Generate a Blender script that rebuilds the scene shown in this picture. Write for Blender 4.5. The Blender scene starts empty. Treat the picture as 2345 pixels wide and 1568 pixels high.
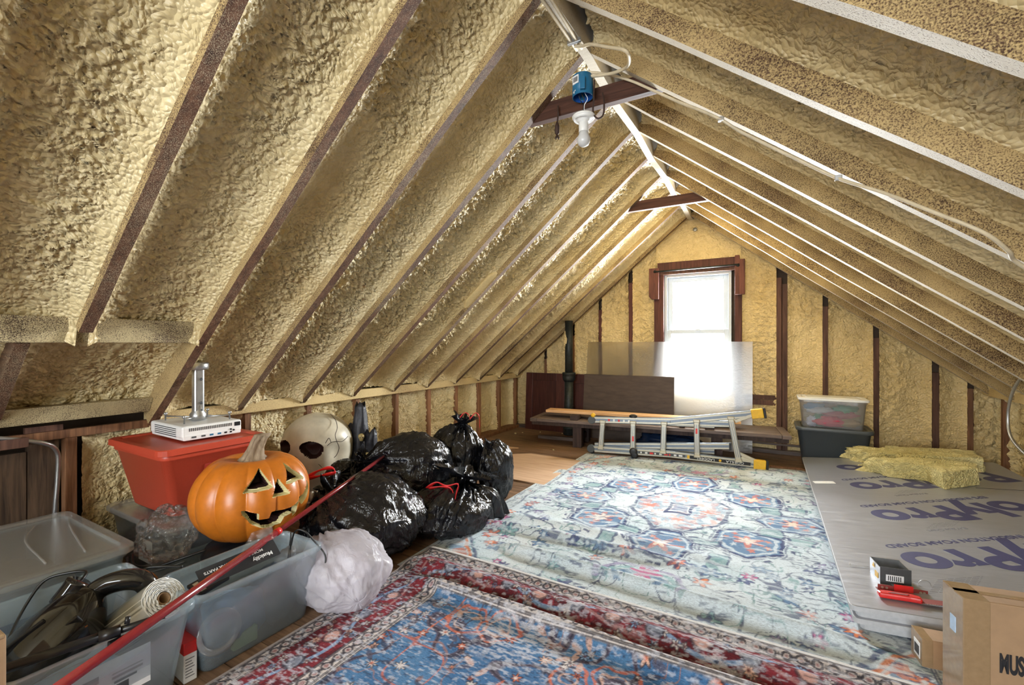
import bpy, bmesh, math, random
import numpy as np
from mathutils import Vector, Matrix

random.seed(7)
rng = np.random.default_rng(7)
scene = bpy.context.scene
COL = scene.collection
PI = math.pi
R = math.radians

# ------------------------------------------------------------------ camera
cam_data = bpy.data.cameras.new('camera')
cam = bpy.data.objects.new('camera', cam_data)
COL.objects.link(cam)
cam.location = (0.0, 0.0, 1.15)
cam.rotation_euler = (R(90), 0.0, R(29.873))
cam_data.sensor_width = 36.0
cam_data.lens = 36.0 * 1035.0 / 2345.0
cam_data.shift_y = 4.0 / 2345.0
cam_data.clip_start = 0.02
scene.camera = cam

# ------------------------------------------------------------------ world, daylight, exposure
world = bpy.data.worlds.new('overcast_sky')
scene.world = world
world.use_nodes = True
bgn = world.node_tree.nodes['Background']
bgn.inputs[0].default_value = (0.93, 0.96, 1.0, 1)
bgn.inputs[1].default_value = 6.0

def area_light(name, loc, rot, sx, sy, power, col):
    l = bpy.data.lights.new(name, 'AREA')
    l.shape = 'RECTANGLE'
    l.size, l.size_y = sx, sy
    l.energy = power
    l.color = col
    o = bpy.data.objects.new(name, l)
    COL.objects.link(o)
    o.location = loc
    o.rotation_euler = rot
    return o

# daylight entering by the gable window in view, plus a fill light added behind the camera
area_light('daylight_end_window', (-0.755, 5.92, 1.30), (R(-90), 0, 0), 0.62, 1.22, 820.0, (0.97, 0.985, 1.0))
area_light('rear_fill_light', (-0.55, -2.72, 1.35), (R(90), 0, 0), 2.3, 1.5, 165.0, (0.90, 0.95, 1.0))

scene.view_settings.view_transform = 'Standard'
scene.view_settings.look = 'None'
scene.view_settings.gamma = 1.0
scene.view_settings.use_curve_mapping = False
scene.view_settings.exposure = 0.20
scene.cycles.use_denoising = True
scene.cycles.use_adaptive_sampling = True
scene.cycles.adaptive_threshold = 0.04
scene.cycles.max_bounces = 8
scene.cycles.diffuse_bounces = 4
scene.cycles.glossy_bounces = 3
scene.cycles.transparent_max_bounces = 16

# ------------------------------------------------------------------ helpers: objects
def link(o, parent=None):
    COL.objects.link(o)
    if parent is not None:
        o.parent = parent
    return o

def thing(name, label, cat, loc=(0, 0, 0), rz=0.0, group=None):
    o = bpy.data.objects.new(name, None)
    o.empty_display_size = 0.05
    COL.objects.link(o)
    o.location = loc
    o.rotation_euler = (0, 0, rz)
    o['label'] = label
    o['category'] = cat
    if group:
        o['group'] = group
    return o

def tag(o, label, cat, group=None):
    o['label'] = label
    o['category'] = cat
    if group:
        o['group'] = group
    return o

def structure(name):
    o = bpy.data.objects.new(name, None)
    o.empty_display_size = 0.05
    COL.objects.link(o)
    o['kind'] = 'structure'
    return o

def mesh_obj(name, verts, faces, mat, parent=None, smooth=False, fmats=None):
    me = bpy.data.meshes.new(name)
    me.from_pydata([tuple(v) for v in verts], [], faces)
    mats = mat if isinstance(mat, (list, tuple)) else [mat]
    for m in mats:
        me.materials.append(m)
    if fmats is not None:
        me.polygons.foreach_set('material_index', np.asarray(fmats, dtype=np.int32))
    if smooth:
        me.polygons.foreach_set('use_smooth', np.ones(len(me.polygons), dtype=bool))
    me.update()
    return link(bpy.data.objects.new(name, me), parent)

def grid_obj(name, P, mat, parent=None, smooth=True, colors=None, flip=False):
    """P: (nu, nv, 3) array of points -> quad grid."""
    nu, nv = P.shape[:2]
    idx = np.arange(nu * nv).reshape(nu, nv)
    a, b, c, d = idx[:-1, :-1], idx[1:, :-1], idx[1:, 1:], idx[:-1, 1:]
    q = np.stack([a, b, c, d] if not flip else [a, d, c, b], -1).reshape(-1, 4).astype(np.int32)
    me = bpy.data.meshes.new(name)
    me.vertices.add(nu * nv)
    me.vertices.foreach_set('co', P.reshape(-1).astype(np.float32))
    n = len(q)
    me.loops.add(n * 4)
    me.loops.foreach_set('vertex_index', q.reshape(-1))
    me.polygons.add(n)
    me.polygons.foreach_set('loop_start', np.arange(0, n * 4, 4, dtype=np.int32))
    me.update(calc_edges=True)
    if smooth:
        me.polygons.foreach_set('use_smooth', np.ones(n, dtype=bool))
    if colors is not None:
        at = me.color_attributes.new('pattern', 'FLOAT_COLOR', 'POINT')
        c4 = np.ones((nu * nv, 4), dtype=np.float32)
        c4[:, :3] = colors.reshape(-1, 3)
        at.data.foreach_set('color', c4.reshape(-1))
    me.materials.append(mat)
    me.update()
    return link(bpy.data.objects.new(name, me), parent)

class MB:
    """collects shapes, builds ONE mesh object"""
    def __init__(s):
        s.v, s.f, s.m = [], [], []
    def add(s, vs, fs, mi=0):
        o = len(s.v)
        s.v += [tuple(p) for p in vs]
        s.f += [tuple(i + o for i in f) for f in fs]
        s.m += [mi] * len(fs)
        return s
    def box(s, x0, x1, y0, y1, z0, z1, mi=0, M=None):
        vs = [Vector(p) for p in ((x0, y0, z0), (x1, y0, z0), (x1, y1, z0), (x0, y1, z0), (x0, y0, z1), (x1, y0, z1), (x1, y1, z1), (x0, y1, z1))]
        if M is not None:
            vs = [M @ p for p in vs]
        return s.add(vs, [(0, 3, 2, 1), (4, 5, 6, 7), (0, 1, 5, 4), (1, 2, 6, 5), (2, 3, 7, 6), (3, 0, 4, 7)], mi)
    def hexa(s, lo, hi, mi=0):
        """two quads (same winding, counter-clockwise seen from hi)"""
        return s.add(list(lo) + list(hi), [(3, 2, 1, 0), (4, 5, 6, 7), (0, 1, 5, 4), (1, 2, 6, 5), (2, 3, 7, 6), (3, 0, 4, 7)], mi)
    def bar(s, a, b, w, h, up=(0, 0, 1), mi=0):
        a, b = Vector(a), Vector(b)
        d = (b - a).normalized()
        u = Vector(up)
        sd = d.cross(u).normalized()
        u = sd.cross(d).normalized()
        q = [(-w / 2, -h / 2), (w / 2, -h / 2), (w / 2, h / 2), (-w / 2, h / 2)]
        lo = [a + sd * x + u * y for x, y in q]
        hi = [b + sd * x + u * y for x, y in q]
        return s.add(lo + hi, [(0, 1, 2, 3), (7, 6, 5, 4), (4, 5, 1, 0), (5, 6, 2, 1), (6, 7, 3, 2), (7, 4, 0, 3)], mi)
    def prism(s, poly, z0, z1, mi=0, M=None):
        n = len(poly)
        vs = [Vector((x, y, z0)) for x, y in poly] + [Vector((x, y, z1)) for x, y in poly]
        if M is not None:
            vs = [M @ p for p in vs]
        return s.add(vs, [tuple(range(n - 1, -1, -1)), tuple(range(n, 2 * n))] + [(i, (i + 1) % n, n + (i + 1) % n, n + i) for i in range(n)], mi)
    def loft(s, rings, closed=True, cap0=True, cap1=True, mi=0):
        n = len(rings[0])
        vs = [p for r in rings for p in r]
        fs = []
        for k in range(len(rings) - 1):
            for i in range(n if closed else n - 1):
                j = (i + 1) % n
                fs.append((k * n + i, k * n + j, (k + 1) * n + j, (k + 1) * n + i))
        if cap0:
            fs.append(tuple(range(n - 1, -1, -1)))
        if cap1:
            b = (len(rings) - 1) * n
            fs.append(tuple(range(b, b + n)))
        return s.add(vs, fs, mi)
    def tube(s, pts, r, n=8, mi=0, cap=True):
        pts = [Vector(p) for p in pts]
        rad = r if isinstance(r, (list, tuple)) else [r] * len(pts)
        rings = []
        u = None
        for i, p in enumerate(pts):
            d = (pts[min(i + 1, len(pts) - 1)] - pts[max(i - 1, 0)]).normalized()
            if u is None:
                u = d.orthogonal().normalized()
            u = (u - d * u.dot(d))
            u = u.normalized() if u.length > 1e-6 else d.orthogonal().normalized()
            w = d.cross(u)
            rings.append([p + (u * math.cos(2 * PI * k / n) + w * math.sin(2 * PI * k / n)) * rad[i] for k in range(n)])
        return s.loft(rings, True, cap, cap, mi)
    def lathe(s, prof, n=24, c=(0, 0, 0), mi=0, cap=True, M=None):
        rings = []
        for r_, z in prof:
            ring = [Vector((c[0] + r_ * math.cos(2 * PI * k / n), c[1] + r_ * math.sin(2 * PI * k / n), c[2] + z)) for k in range(n)]
            if M is not None:
                ring = [M @ p for p in ring]
            rings.append(ring)
        return s.loft(rings, True, cap, cap, mi)
    def build(s, name, mat, parent=None, smooth=False, bev=0.0, seg=2):
        o = mesh_obj(name, s.v, s.f, mat, parent, smooth, s.m if isinstance(mat, (list, tuple)) else None)
        if bev > 0:
            b = o.modifiers.new('bevel', 'BEVEL')
            b.width = bev
            b.segments = seg
            b.limit_method = 'ANGLE'
            b.angle_limit = R(35)
        return o

def spline(pts, n=8):
    """Catmull-Rom through pts"""
    P = [Vector(p) for p in pts]
    P = [P[0] * 2 - P[1]] + P + [P[-1] * 2 - P[-2]]
    out = []
    for i in range(1, len(P) - 2):
        for k in range(n):
            t = k / n
            a, b, c, d = P[i - 1], P[i], P[i + 1], P[i + 2]
            out.append(0.5 * ((2 * b) + (c - a) * t + (2 * a - 5 * b + 4 * c - d) * t * t + (3 * b - a - 3 * c + d) * t ** 3))
    out.append(P[-2])
    return out

def rrect(x0, x1, y0, y1, r, z, n=4):
    out = []
    for cx, cy, a0 in ((x1 - r, y0 + r, -90), (x1 - r, y1 - r, 0), (x0 + r, y1 - r, 90), (x0 + r, y0 + r, 180)):
        for k in range(n + 1):
            a = R(a0 + 90 * k / n)
            out.append(Vector((cx + r * math.cos(a), cy + r * math.sin(a), z)))
    return out

def text_obj(name, body, size, mat, parent, loc, rot, bold=0.0, xs=1.0, align='CENTER', label=None):
    cu = bpy.data.curves.new(name, 'FONT')
    cu.body = body
    cu.size = size
    cu.align_x = align
    cu.align_y = 'CENTER'
    cu.offset = bold
    cu.extrude = 0.0004
    tmp = bpy.data.objects.new(name + '_tmp', cu)
    COL.objects.link(tmp)
    dg = bpy.context.evaluated_depsgraph_get()
    me = bpy.data.meshes.new_from_object(tmp.evaluated_get(dg))
    bpy.data.objects.remove(tmp)
    bpy.data.curves.remove(cu)
    me.name = name
    me.materials.clear()
    me.materials.append(mat)
    me.transform(Matrix.Diagonal((xs, 1, 1, 1)))
    o = link(bpy.data.objects.new(name, me), parent)
    o.matrix_local = Matrix.Translation(loc) @ (rot if isinstance(rot, Matrix) else Matrix.Rotation(rot, 4, 'Z'))
    if label:
        o['label'] = label
    return o

# ------------------------------------------------------------------ helpers: numpy noise
def _h(ix, iy, iz, seed):
    h = (ix.astype(np.int64) * 374761393 + iy.astype(np.int64) * 668265263 + iz.astype(np.int64) * 2147483647 + seed * 144665) & 0xFFFFFFFF
    h = ((h ^ (h >> 13)) * 1274126177) & 0xFFFFFFFF
    h = ((h ^ (h >> 16)) * 2246822519) & 0xFFFFFFFF
    h = h ^ (h >> 15)
    return (h & 0xFFFFFF).astype(np.float64) / 0xFFFFFF * 2 - 1

def vnoise(x, y, z=0.0, seed=0):
    x, y, z = np.broadcast_arrays(np.asarray(x, float), np.asarray(y, float), np.asarray(z, float))
    ix, iy, iz = np.floor(x), np.floor(y), np.floor(z)
    fx, fy, fz = x - ix, y - iy, z - iz
    ux, uy, uz = [f * f * f * (f * (f * 6 - 15) + 10) for f in (fx, fy, fz)]
    ix, iy, iz = ix.astype(np.int64), iy.astype(np.int64), iz.astype(np.int64)
    def L(a, b, t):
        return a + (b - a) * t
    x00 = L(_h(ix, iy, iz, seed), _h(ix + 1, iy, iz, seed), ux)
    x10 = L(_h(ix, iy + 1, iz, seed), _h(ix + 1, iy + 1, iz, seed), ux)
    x01 = L(_h(ix, iy, iz + 1, seed), _h(ix + 1, iy, iz + 1, seed), ux)
    x11 = L(_h(ix, iy + 1, iz + 1, seed), _h(ix + 1, iy + 1, iz + 1, seed), ux)
    return L(L(x00, x10, uy), L(x01, x11, uy), uz)

def fbm(x, y, z=0.0, seed=0, oct=4):
    s, a, f = 0, 0.5, 1.0
    for k in range(oct):
        s = s + a * vnoise(np.asarray(x) * f, np.asarray(y) * f, np.asarray(z) * f, seed + k * 17)
        a *= 0.5
        f *= 2.03
    return s

def sstep(a, b, x):
    t = np.clip((x - a) / (b - a), 0, 1)
    return t * t * (3 - 2 * t)

def lin(c):
    """sRGB triple -> linear rgba"""
    f = lambda u: u / 12.92 if u <= 0.04045 else ((u + 0.055) / 1.055) ** 2.4
    return tuple(f(u) for u in c) + (1.0,)

def lin255(r, g, b):
    return lin((r / 255, g / 255, b / 255))
# ------------------------------------------------------------------ materials
class NT:
    def __init__(s, name):
        s.mat = bpy.data.materials.new(name)
        s.mat.use_nodes = True
        s.t = s.mat.node_tree
        s.b = s.t.nodes['Principled BSDF']
        s.out = s.t.nodes['Material Output']
    def n(s, typ, **kw):
        nd = s.t.nodes.new(typ)
        for k, v in kw.items():
            if k.startswith('i_'):
                nd.inputs[k[2:].replace('_', ' ')].default_value = v
            elif k.startswith('n_'):
                nd.inputs[int(k[2:])].default_value = v
            else:
                setattr(nd, k, v)
        return nd
    def l(s, a, ao, b, bi):
        s.t.links.new(a.outputs[ao], b.inputs[bi])
    def coords(s, scale=(1, 1, 1), rot=(0, 0, 0), which='Object'):
        tc = s.n('ShaderNodeTexCoord')
        mp = s.n('ShaderNodeMapping')
        mp.inputs['Scale'].default_value = scale
        mp.inputs['Rotation'].default_value = rot
        s.l(tc, which, mp, 'Vector')
        return mp
    def noise(s, vec, scale, detail=4, rough=0.55, dist=0.0):
        nd = s.n('ShaderNodeTexNoise')
        nd.inputs['Scale'].default_value = scale
        nd.inputs['Detail'].default_value = detail
        nd.inputs['Roughness'].default_value = rough
        nd.inputs['Distortion'].default_value = dist
        if vec is not None:
            s.l(vec, 0, nd, 'Vector')
        return nd
    def ramp(s, src, out, stops):
        r_ = s.n('ShaderNodeValToRGB')
        el = r_.color_ramp.elements
        while len(el) < len(stops):
            el.new(0.5)
        for e, (p, c) in zip(el, stops):
            e.position = p
            e.color = c if len(c) == 4 else tuple(c) + (1,)
        s.l(src, out, r_, 'Fac')
        return r_
    def mix(s, fac, a, b, mode='MIX'):
        m = s.n('ShaderNodeMixRGB', blend_type=mode)
        for k, v in ((0, fac), (1, a), (2, b)):
            if isinstance(v, tuple) and len(v) == 2 and not isinstance(v[0], float):
                s.l(v[0], v[1], m, k)
            else:
                m.inputs[k].default_value = v
        return m
    def bump(s, src, out, strength, dist=0.01, prev=None):
        b = s.n('ShaderNodeBump')
        b.inputs['Strength'].default_value = strength
        b.inputs['Distance'].default_value = dist
        s.l(src, out, b, 'Height')
        if prev is not None:
            s.l(prev, 'Normal', b, 'Normal')
        return b
    def setp(s, **kw):
        for k, v in kw.items():
            s.b.inputs[k.replace('_', ' ')].default_value = v
        return s

def plain(name, col, rough=0.5, metal=0.0, spec=0.5, bump=0.0, bscale=60.0, var=0.08, coat=0.0):
    m = NT(name)
    m.setp(Roughness=rough, Metallic=metal)
    m.b.inputs['Specular IOR Level'].default_value = spec
    m.b.inputs['Coat Weight'].default_value = coat
    mp = m.coords()
    nz = m.noise(mp, bscale, 4)
    c0 = tuple(c * (1 - var) for c in col[:3]) + (1,)
    c1 = tuple(min(1, c * (1 + var)) for c in col[:3]) + (1,)
    rp = m.ramp(nz, 'Fac', [(0.3, c0), (0.7, c1)])
    m.l(rp, 'Color', m.b, 'Base Color')
    if bump:
        bp = m.bump(nz, 'Fac', bump, 0.004)
        m.l(bp, 'Normal', m.b, 'Normal')
    return m.mat

def foam_mat(name, c_lo, c_hi, bump=0.6, scale=46.0, rough=0.42):
    m = NT(name)
    m.setp(Roughness=rough)
    m.b.inputs['Specular IOR Level'].default_value = 0.45
    mp = m.coords()
    big = m.noise(mp, 1.7, 3)
    mid = m.noise(mp, 14.0, 3, 0.6, 0.8)
    rp = m.ramp(big, 'Fac', [(0.3, c_lo), (0.72, c_hi)])
    rp2 = m.ramp(mid, 'Fac', [(0.3, (0.80, 0.78, 0.72, 1)), (0.65, (1.0, 1.0, 1.0, 1))])
    mx = m.mix(0.7, (rp, 'Color'), (rp2, 'Color'), 'MULTIPLY')
    m.l(mx, 'Color', m.b, 'Base Color')
    vo = m.n('ShaderNodeTexVoronoi', feature='F1')
    vo.inputs['Scale'].default_value = scale
    wr = m.noise(mp, 9.0, 2)
    ad = m.n('ShaderNodeVectorMath', operation='MULTIPLY_ADD')
    m.l(wr, 'Color', ad, 0)
    ad.inputs[1].default_value = (0.07, 0.07, 0.07)
    m.l(mp, 0, ad, 2)
    m.l(ad, 0, vo, 'Vector')
    inv = m.n('ShaderNodeMath', operation='SUBTRACT')
    inv.inputs[0].default_value = 1.0
    m.l(vo, 'Distance', inv, 1)
    b1 = m.bump(inv, 0, bump, 0.012)
    fine = m.noise(mp, 150.0, 1)
    b2 = m.bump(fine, 'Fac', 0.25, 0.004, b1)
    m.l(b2, 'Normal', m.b, 'Normal')
    return m.mat

def wood_mat(name, dark, light, cover=0.0, foamcol=None, rough=0.7, stretch=(1, 14, 14), scale=3.0, speck=330.0, big=2.5, bump=0.35, cover_var=0.22):
    """timber; cover = share of the face speckled with sprayed foam"""
    m = NT(name)
    m.setp(Roughness=rough)
    m.b.inputs['Specular IOR Level'].default_value = 0.3
    oi = m.n('ShaderNodeObjectInfo')
    sh = m.n('ShaderNodeVectorMath', operation='MULTIPLY_ADD')
    tc = m.n('ShaderNodeTexCoord')
    cmb = m.n('ShaderNodeCombineXYZ')
    for k in range(3):
        m.l(oi, 'Random', cmb, k)
    m.l(cmb, 0, sh, 0)
    sh.inputs[1].default_value = (13.0, 7.0, 5.0)
    m.l(tc, 'Object', sh, 2)
    mp = m.n('ShaderNodeMapping')
    mp.inputs['Scale'].default_value = stretch
    m.l(sh, 0, mp, 'Vector')
    gr = m.noise(mp, scale, 4, 0.62, 0.6)
    rp = m.ramp(gr, 'Fac', [(0.28, dark), (0.70, light)])
    hv = m.n('ShaderNodeHueSaturation')
    vr = m.n('ShaderNodeMapRange')
    vr.inputs['To Min'].default_value = 0.75
    vr.inputs['To Max'].default_value = 1.2
    m.l(oi, 'Random', vr, 0)
    m.l(vr, 0, hv, 'Value')
    m.l(rp, 'Color', hv, 'Color')
    col = (hv, 'Color')
    bp = m.bump(gr, 'Fac', bump, 0.004)
    if cover > 0:
        sp = m.noise(sh, speck, 2, 0.6)
        bg = m.noise(sh, big, 3)
        th = m.n('ShaderNodeMath', operation='MULTIPLY_ADD')
        m.l(bg, 'Fac', th, 0)
        th.inputs[1].default_value = cover_var * 2
        th.inputs[2].default_value = cover - cover_var - 0.5
        sm = m.n('ShaderNodeMath', operation='ADD')
        m.l(sp, 'Fac', sm, 0)
        m.l(th, 0, sm, 1)
        fr = m.ramp(sm, 0, [(0.38, (0, 0, 0, 1)), (0.62, (1, 1, 1, 1))])
        mx = m.mix((fr, 'Color'), col, foamcol)
        col = (mx, 'Color')
        bp = m.bump(fr, 'Color', 0.5, 0.004, bp)
    m.l(col[0], col[1], m.b, 'Base Color')
    m.l(bp, 'Normal', m.b, 'Normal')
    return m.mat

FOAM_LO = (0.60, 0.46, 0.225, 1)
FOAM_HI = (0.80, 0.68, 0.41, 1)
DUST = (0.66, 0.58, 0.43, 1)
M = {}
M['foam'] = foam_mat('sprayed_foam', FOAM_LO, FOAM_HI, 0.85, 58, 0.38)
M['foam_gable'] = foam_mat('sprayed_foam_warm', (0.56, 0.41, 0.18, 1), (0.74, 0.57, 0.29, 1), 0.75, 52)
M['foam_loose'] = foam_mat('foam_offcut', (0.72, 0.62, 0.30, 1), (0.84, 0.77, 0.48, 1), 0.9, 70, 0.8)
M['rafter_left'] = wood_mat('rafter_timber', (0.035, 0.014, 0.008, 1), (0.15, 0.07, 0.038, 1), 0.36, (0.45, 0.36, 0.23, 1), cover_var=0.2)
M['rafter_side'] = wood_mat('rafter_side_sprayed', (0.030, 0.013, 0.008, 1), (0.11, 0.055, 0.03, 1), 0.55, (0.46, 0.33, 0.15, 1), speck=230, big=3.0, cover_var=0.26)
M['rafter_dusted'] = wood_mat('rafter_dusted', (0.13, 0.09, 0.065, 1), (0.25, 0.19, 0.15, 1), 0.66, (0.54, 0.48, 0.38, 1), cover_var=0.14, speck=260)
M['header'] = wood_mat('header_sprayed', (0.03, 0.016, 0.01, 1), (0.10, 0.06, 0.04, 1), 0.58, (0.50, 0.41, 0.23, 1), speck=260, cover_var=0.3, big=5)
M['stud'] = wood_mat('stud_timber', (0.10, 0.042, 0.020, 1), (0.30, 0.145, 0.068, 1), 0.12, (0.5, 0.36, 0.17, 1), stretch=(14, 14, 1))
M['stud_dark'] = wood_mat('old_dark_timber', (0.040, 0.018, 0.012, 1), (0.13, 0.062, 0.040, 1), 0.10, (0.45, 0.33, 0.16, 1), stretch=(14, 14, 1))
M['plate'] = wood_mat('plate_sprayed', (0.11, 0.05, 0.026, 1), (0.26, 0.14, 0.07, 1), 0.62, (0.64, 0.49, 0.24, 1), stretch=(14, 1, 14))
M['tie'] = wood_mat('collar_tie_timber', (0.030, 0.010, 0.006, 1), (0.10, 0.040, 0.022, 1))
M['casing'] = wood_mat('casing_timber', (0.040, 0.012, 0.009, 1), (0.13, 0.045, 0.030, 1), 0.06, (0.5, 0.4, 0.2, 1), stretch=(14, 14, 1))
M['floor'] = wood_mat('floor_board', (0.075, 0.040, 0.022, 1), (0.26, 0.155, 0.09, 1), rough=0.55, stretch=(1, 12, 12), scale=3.2)
M['plywood'] = wood_mat('plywood', (0.42, 0.27, 0.17, 1), (0.58, 0.40, 0.27, 1), rough=0.6, stretch=(1, 12, 12), scale=4)
M['bench'] = wood_mat('bench_timber', (0.065, 0.045, 0.038, 1), (0.21, 0.155, 0.13, 1), rough=0.55, stretch=(1, 12, 12), scale=4)
M['bench_dark'] = wood_mat('bench_leg_timber', (0.020, 0.014, 0.013, 1), (0.07, 0.042, 0.036, 1), stretch=(12, 12, 1))
M['pine'] = wood_mat('pine_board', (0.50, 0.27, 0.12, 1), (0.74, 0.47, 0.25, 1), rough=0.5, stretch=(1, 10, 10), scale=3)
M['door_red'] = wood_mat('stained_door', (0.035, 0.010, 0.008, 1), (0.085, 0.026, 0.018, 1), rough=0.4, stretch=(12, 12, 1))
M['hardboard'] = wood_mat('hardboard', (0.045, 0.030, 0.022, 1), (0.072, 0.049, 0.036, 1), rough=0.5, stretch=(2, 2, 9))
M['deck'] = plain('roof_deck', (0.08, 0.05, 0.03), 0.9)
M['plank_dark'] = wood_mat('weathered_plank', (0.028, 0.018, 0.012, 1), (0.12, 0.075, 0.045, 1), 0.10, (0.4, 0.32, 0.18, 1), stretch=(14, 14, 1))
M['vinyl'] = plain('vinyl_backlit_grey', (0.46, 0.50, 0.54), 0.4, var=0.02)  # white vinyl, base colour greyed so the frame looks backlit
M['iron'] = plain('cast_iron', (0.022, 0.026, 0.024), 0.5, 0.3, bump=0.3, bscale=40, var=0.4)
M['alu'] = plain('aluminium', (0.52, 0.48, 0.38), 0.34, 0.75, var=0.06)
M['alu_blue'] = plain('aluminium_rail', (0.20, 0.23, 0.27), 0.34, 0.75, var=0.06)
M['steel'] = plain('galvanised_steel', (0.50, 0.51, 0.52), 0.33, 0.9, var=0.12, bscale=25)
M['black'] = plain('black_plastic', (0.012, 0.012, 0.014), 0.35)
M['black_gloss'] = plain('glossy_black_plastic', (0.010, 0.010, 0.012), 0.12, coat=0.5)
M['dark_gray'] = plain('dark_grey_plastic', (0.06, 0.066, 0.07), 0.5)
M['yellow'] = plain('yellow_plastic', (0.72, 0.42, 0.02), 0.4)
M['red_plastic'] = plain('red_tote_plastic', (0.46, 0.058, 0.028), 0.38, bump=0.08, bscale=200, var=0.05)
M['red_pole'] = plain('red_painted_pole', (0.20, 0.014, 0.018), 0.25, coat=0.4)
M['red_strap'] = plain('red_drawstring', (0.62, 0.02, 0.02), 0.35)
M['red_handle'] = plain('red_handle_plastic', (0.62, 0.022, 0.02), 0.35)
M['white'] = plain('white_paint', (0.78, 0.78, 0.76), 0.45, var=0.03)
M['white_plastic'] = plain('white_plastic', (0.76, 0.76, 0.74), 0.35, var=0.03)
M['paper'] = plain('white_paper', (0.74, 0.75, 0.76), 0.7, var=0.05)
M['ink'] = plain('black_ink', (0.015, 0.015, 0.018), 0.7)
M['navy_ink'] = plain('navy_ink', (0.040, 0.042, 0.120), 0.5, var=0.1)
M['gray_ink'] = plain('grey_ink', (0.16, 0.16, 0.18), 0.6)
M['blue_box'] = plain('blue_pvc', (0.012, 0.13, 0.26), 0.4)
M['cable_white'] = plain('pale_cable', (0.56, 0.47, 0.32), 0.5, var=0.15, bscale=20)
M['cable_brown'] = plain('brown_cloth_cable', (0.035, 0.014, 0.008), 0.7)
M['cable_black'] = plain('black_cable', (0.010, 0.010, 0.010), 0.4)
M['orange'] = plain('pumpkin_shell', (0.50, 0.145, 0.012), 0.36, bump=0.10, bscale=35, var=0.10)
M['cream_rim'] = plain('carved_rim', (0.60, 0.53, 0.28), 0.55)
M['hollow'] = plain('dark_hollow', (0.030, 0.008, 0.006), 0.6)
M['stem'] = wood_mat('pumpkin_stem', (0.20, 0.13, 0.08, 1), (0.46, 0.36, 0.24, 1), stretch=(10, 10, 2), scale=6)
M['bone'] = plain('aged_bone', (0.60, 0.55, 0.43), 0.40, bump=0.12, bscale=7, var=0.22)
M['bone_dark'] = plain('bone_crack', (0.045, 0.030, 0.022), 0.7)
M['bark'] = plain('black_bark', (0.014, 0.015, 0.022), 0.5, bump=0.9, bscale=30, var=0.5)
M['tiny_skull'] = plain('painted_skull', (0.40, 0.31, 0.13), 0.5)
M['gray_tote'] = plain('grey_tote_plastic', (0.060, 0.070, 0.078), 0.42, bump=0.06, bscale=200)
M['cardboard'] = plain('cardboard', (0.34, 0.215, 0.12), 0.8, bump=0.1, bscale=18, var=0.10)
M['tape'] = plain('packing_tape', (0.30, 0.20, 0.11), 0.15, coat=0.6)
M['wool'] = foam_mat('mineral_wool', (0.66, 0.56, 0.24, 1), (0.80, 0.72, 0.40, 1), 1.0, 90, 0.9)
M['navy_cloth'] = plain('navy_bag_plastic', (0.010, 0.022, 0.055), 0.22, bump=0.4, bscale=9)
M['rust'] = plain('red_oxide_paint', (0.22, 0.035, 0.03), 0.5)

def bag_mat(name, col, rough, bump, trans=0.0):
    m = NT(name)
    m.setp(Roughness=rough)
    mp = m.coords((1, 1, 0.35))
    n1 = m.noise(mp, 20.0, 2, 0.5, 1.8)
    n2 = m.noise(m.coords((1, 1, 1)), 120.0, 2, 0.5, 2.0)
    b1 = m.bump(n1, 'Fac', bump, 0.02)
    b2 = m.bump(n2, 'Fac', bump * 0.5, 0.004, b1)
    m.l(b2, 'Normal', m.b, 'Normal')
    m.b.inputs['Base Color'].default_value = col
    if trans > 0:
        tr = m.n('ShaderNodeBsdfTranslucent')
        tr.inputs['Color'].default_value = col
        m.l(b2, 'Normal', tr, 'Normal')
        tp = m.n('ShaderNodeBsdfTransparent')
        mx = m.n('ShaderNodeMixShader')
        mx.inputs[0].default_value = trans
        m.l(m.b, 0, mx, 1)
        m.l(tr, 0, mx, 2)
        mx2 = m.n('ShaderNodeMixShader')
        mx2.inputs[0].default_value = 0.20
        m.l(mx, 0, mx2, 1)
        m.l(tp, 0, mx2, 2)
        m.l(mx2, 0, m.out, 0)
    return m.mat
M['black_bag'] = bag_mat('black_bag_film', (0.007, 0.007, 0.009, 1), 0.20, 0.60)
M['white_bag'] = bag_mat('white_bag_film', (0.82, 0.79, 0.85, 1), 0.32, 0.30, 0.50)

def clear_plastic(name, tint, haze, gloss=0.12, rough=0.25, hazecol=None, bump=0.0):
    """hazy see-through plastic: transparent + scattering + sheen"""
    m = NT(name)
    tp = m.n('ShaderNodeBsdfTransparent')
    tp.inputs[0].default_value = tint
    tr = m.n('ShaderNodeBsdfTranslucent')
    tr.inputs[0].default_value = hazecol or tint
    df = m.n('ShaderNodeBsdfDiffuse')
    df.inputs[0].default_value = hazecol or tint
    gl = m.n('ShaderNodeBsdfGlossy')
    gl.inputs['Roughness'].default_value = rough
    a = m.n('ShaderNodeMixShader')
    a.inputs[0].default_value = 0.72
    m.l(tr, 0, a, 1)
    m.l(df, 0, a, 2)
    b = m.n('ShaderNodeMixShader')
    b.inputs[0].default_value = haze
    m.l(tp, 0, b, 1)
    m.l(a, 0, b, 2)
    fr = m.n('ShaderNodeFresnel')
    fr.inputs[0].default_value = 1.45
    mu = m.n('ShaderNodeMath', operation='MULTIPLY_ADD')
    m.l(fr, 0, mu, 0)
    mu.inputs[1].default_value = 0.55
    mu.inputs[2].default_value = gloss * 0.3
    c = m.n('ShaderNodeMixShader')
    m.l(mu, 0, c, 0)
    m.l(b, 0, c, 1)
    m.l(gl, 0, c, 2)
    m.l(c, 0, m.out, 0)
    if bump:
        mp = m.coords()
        nz = m.noise(mp, 30, 4, 0.6, 1.5)
        bp = m.bump(nz, 'Fac', bump, 0.02)
        m.l(bp, 'Normal', gl, 'Normal')
    return m.mat
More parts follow.
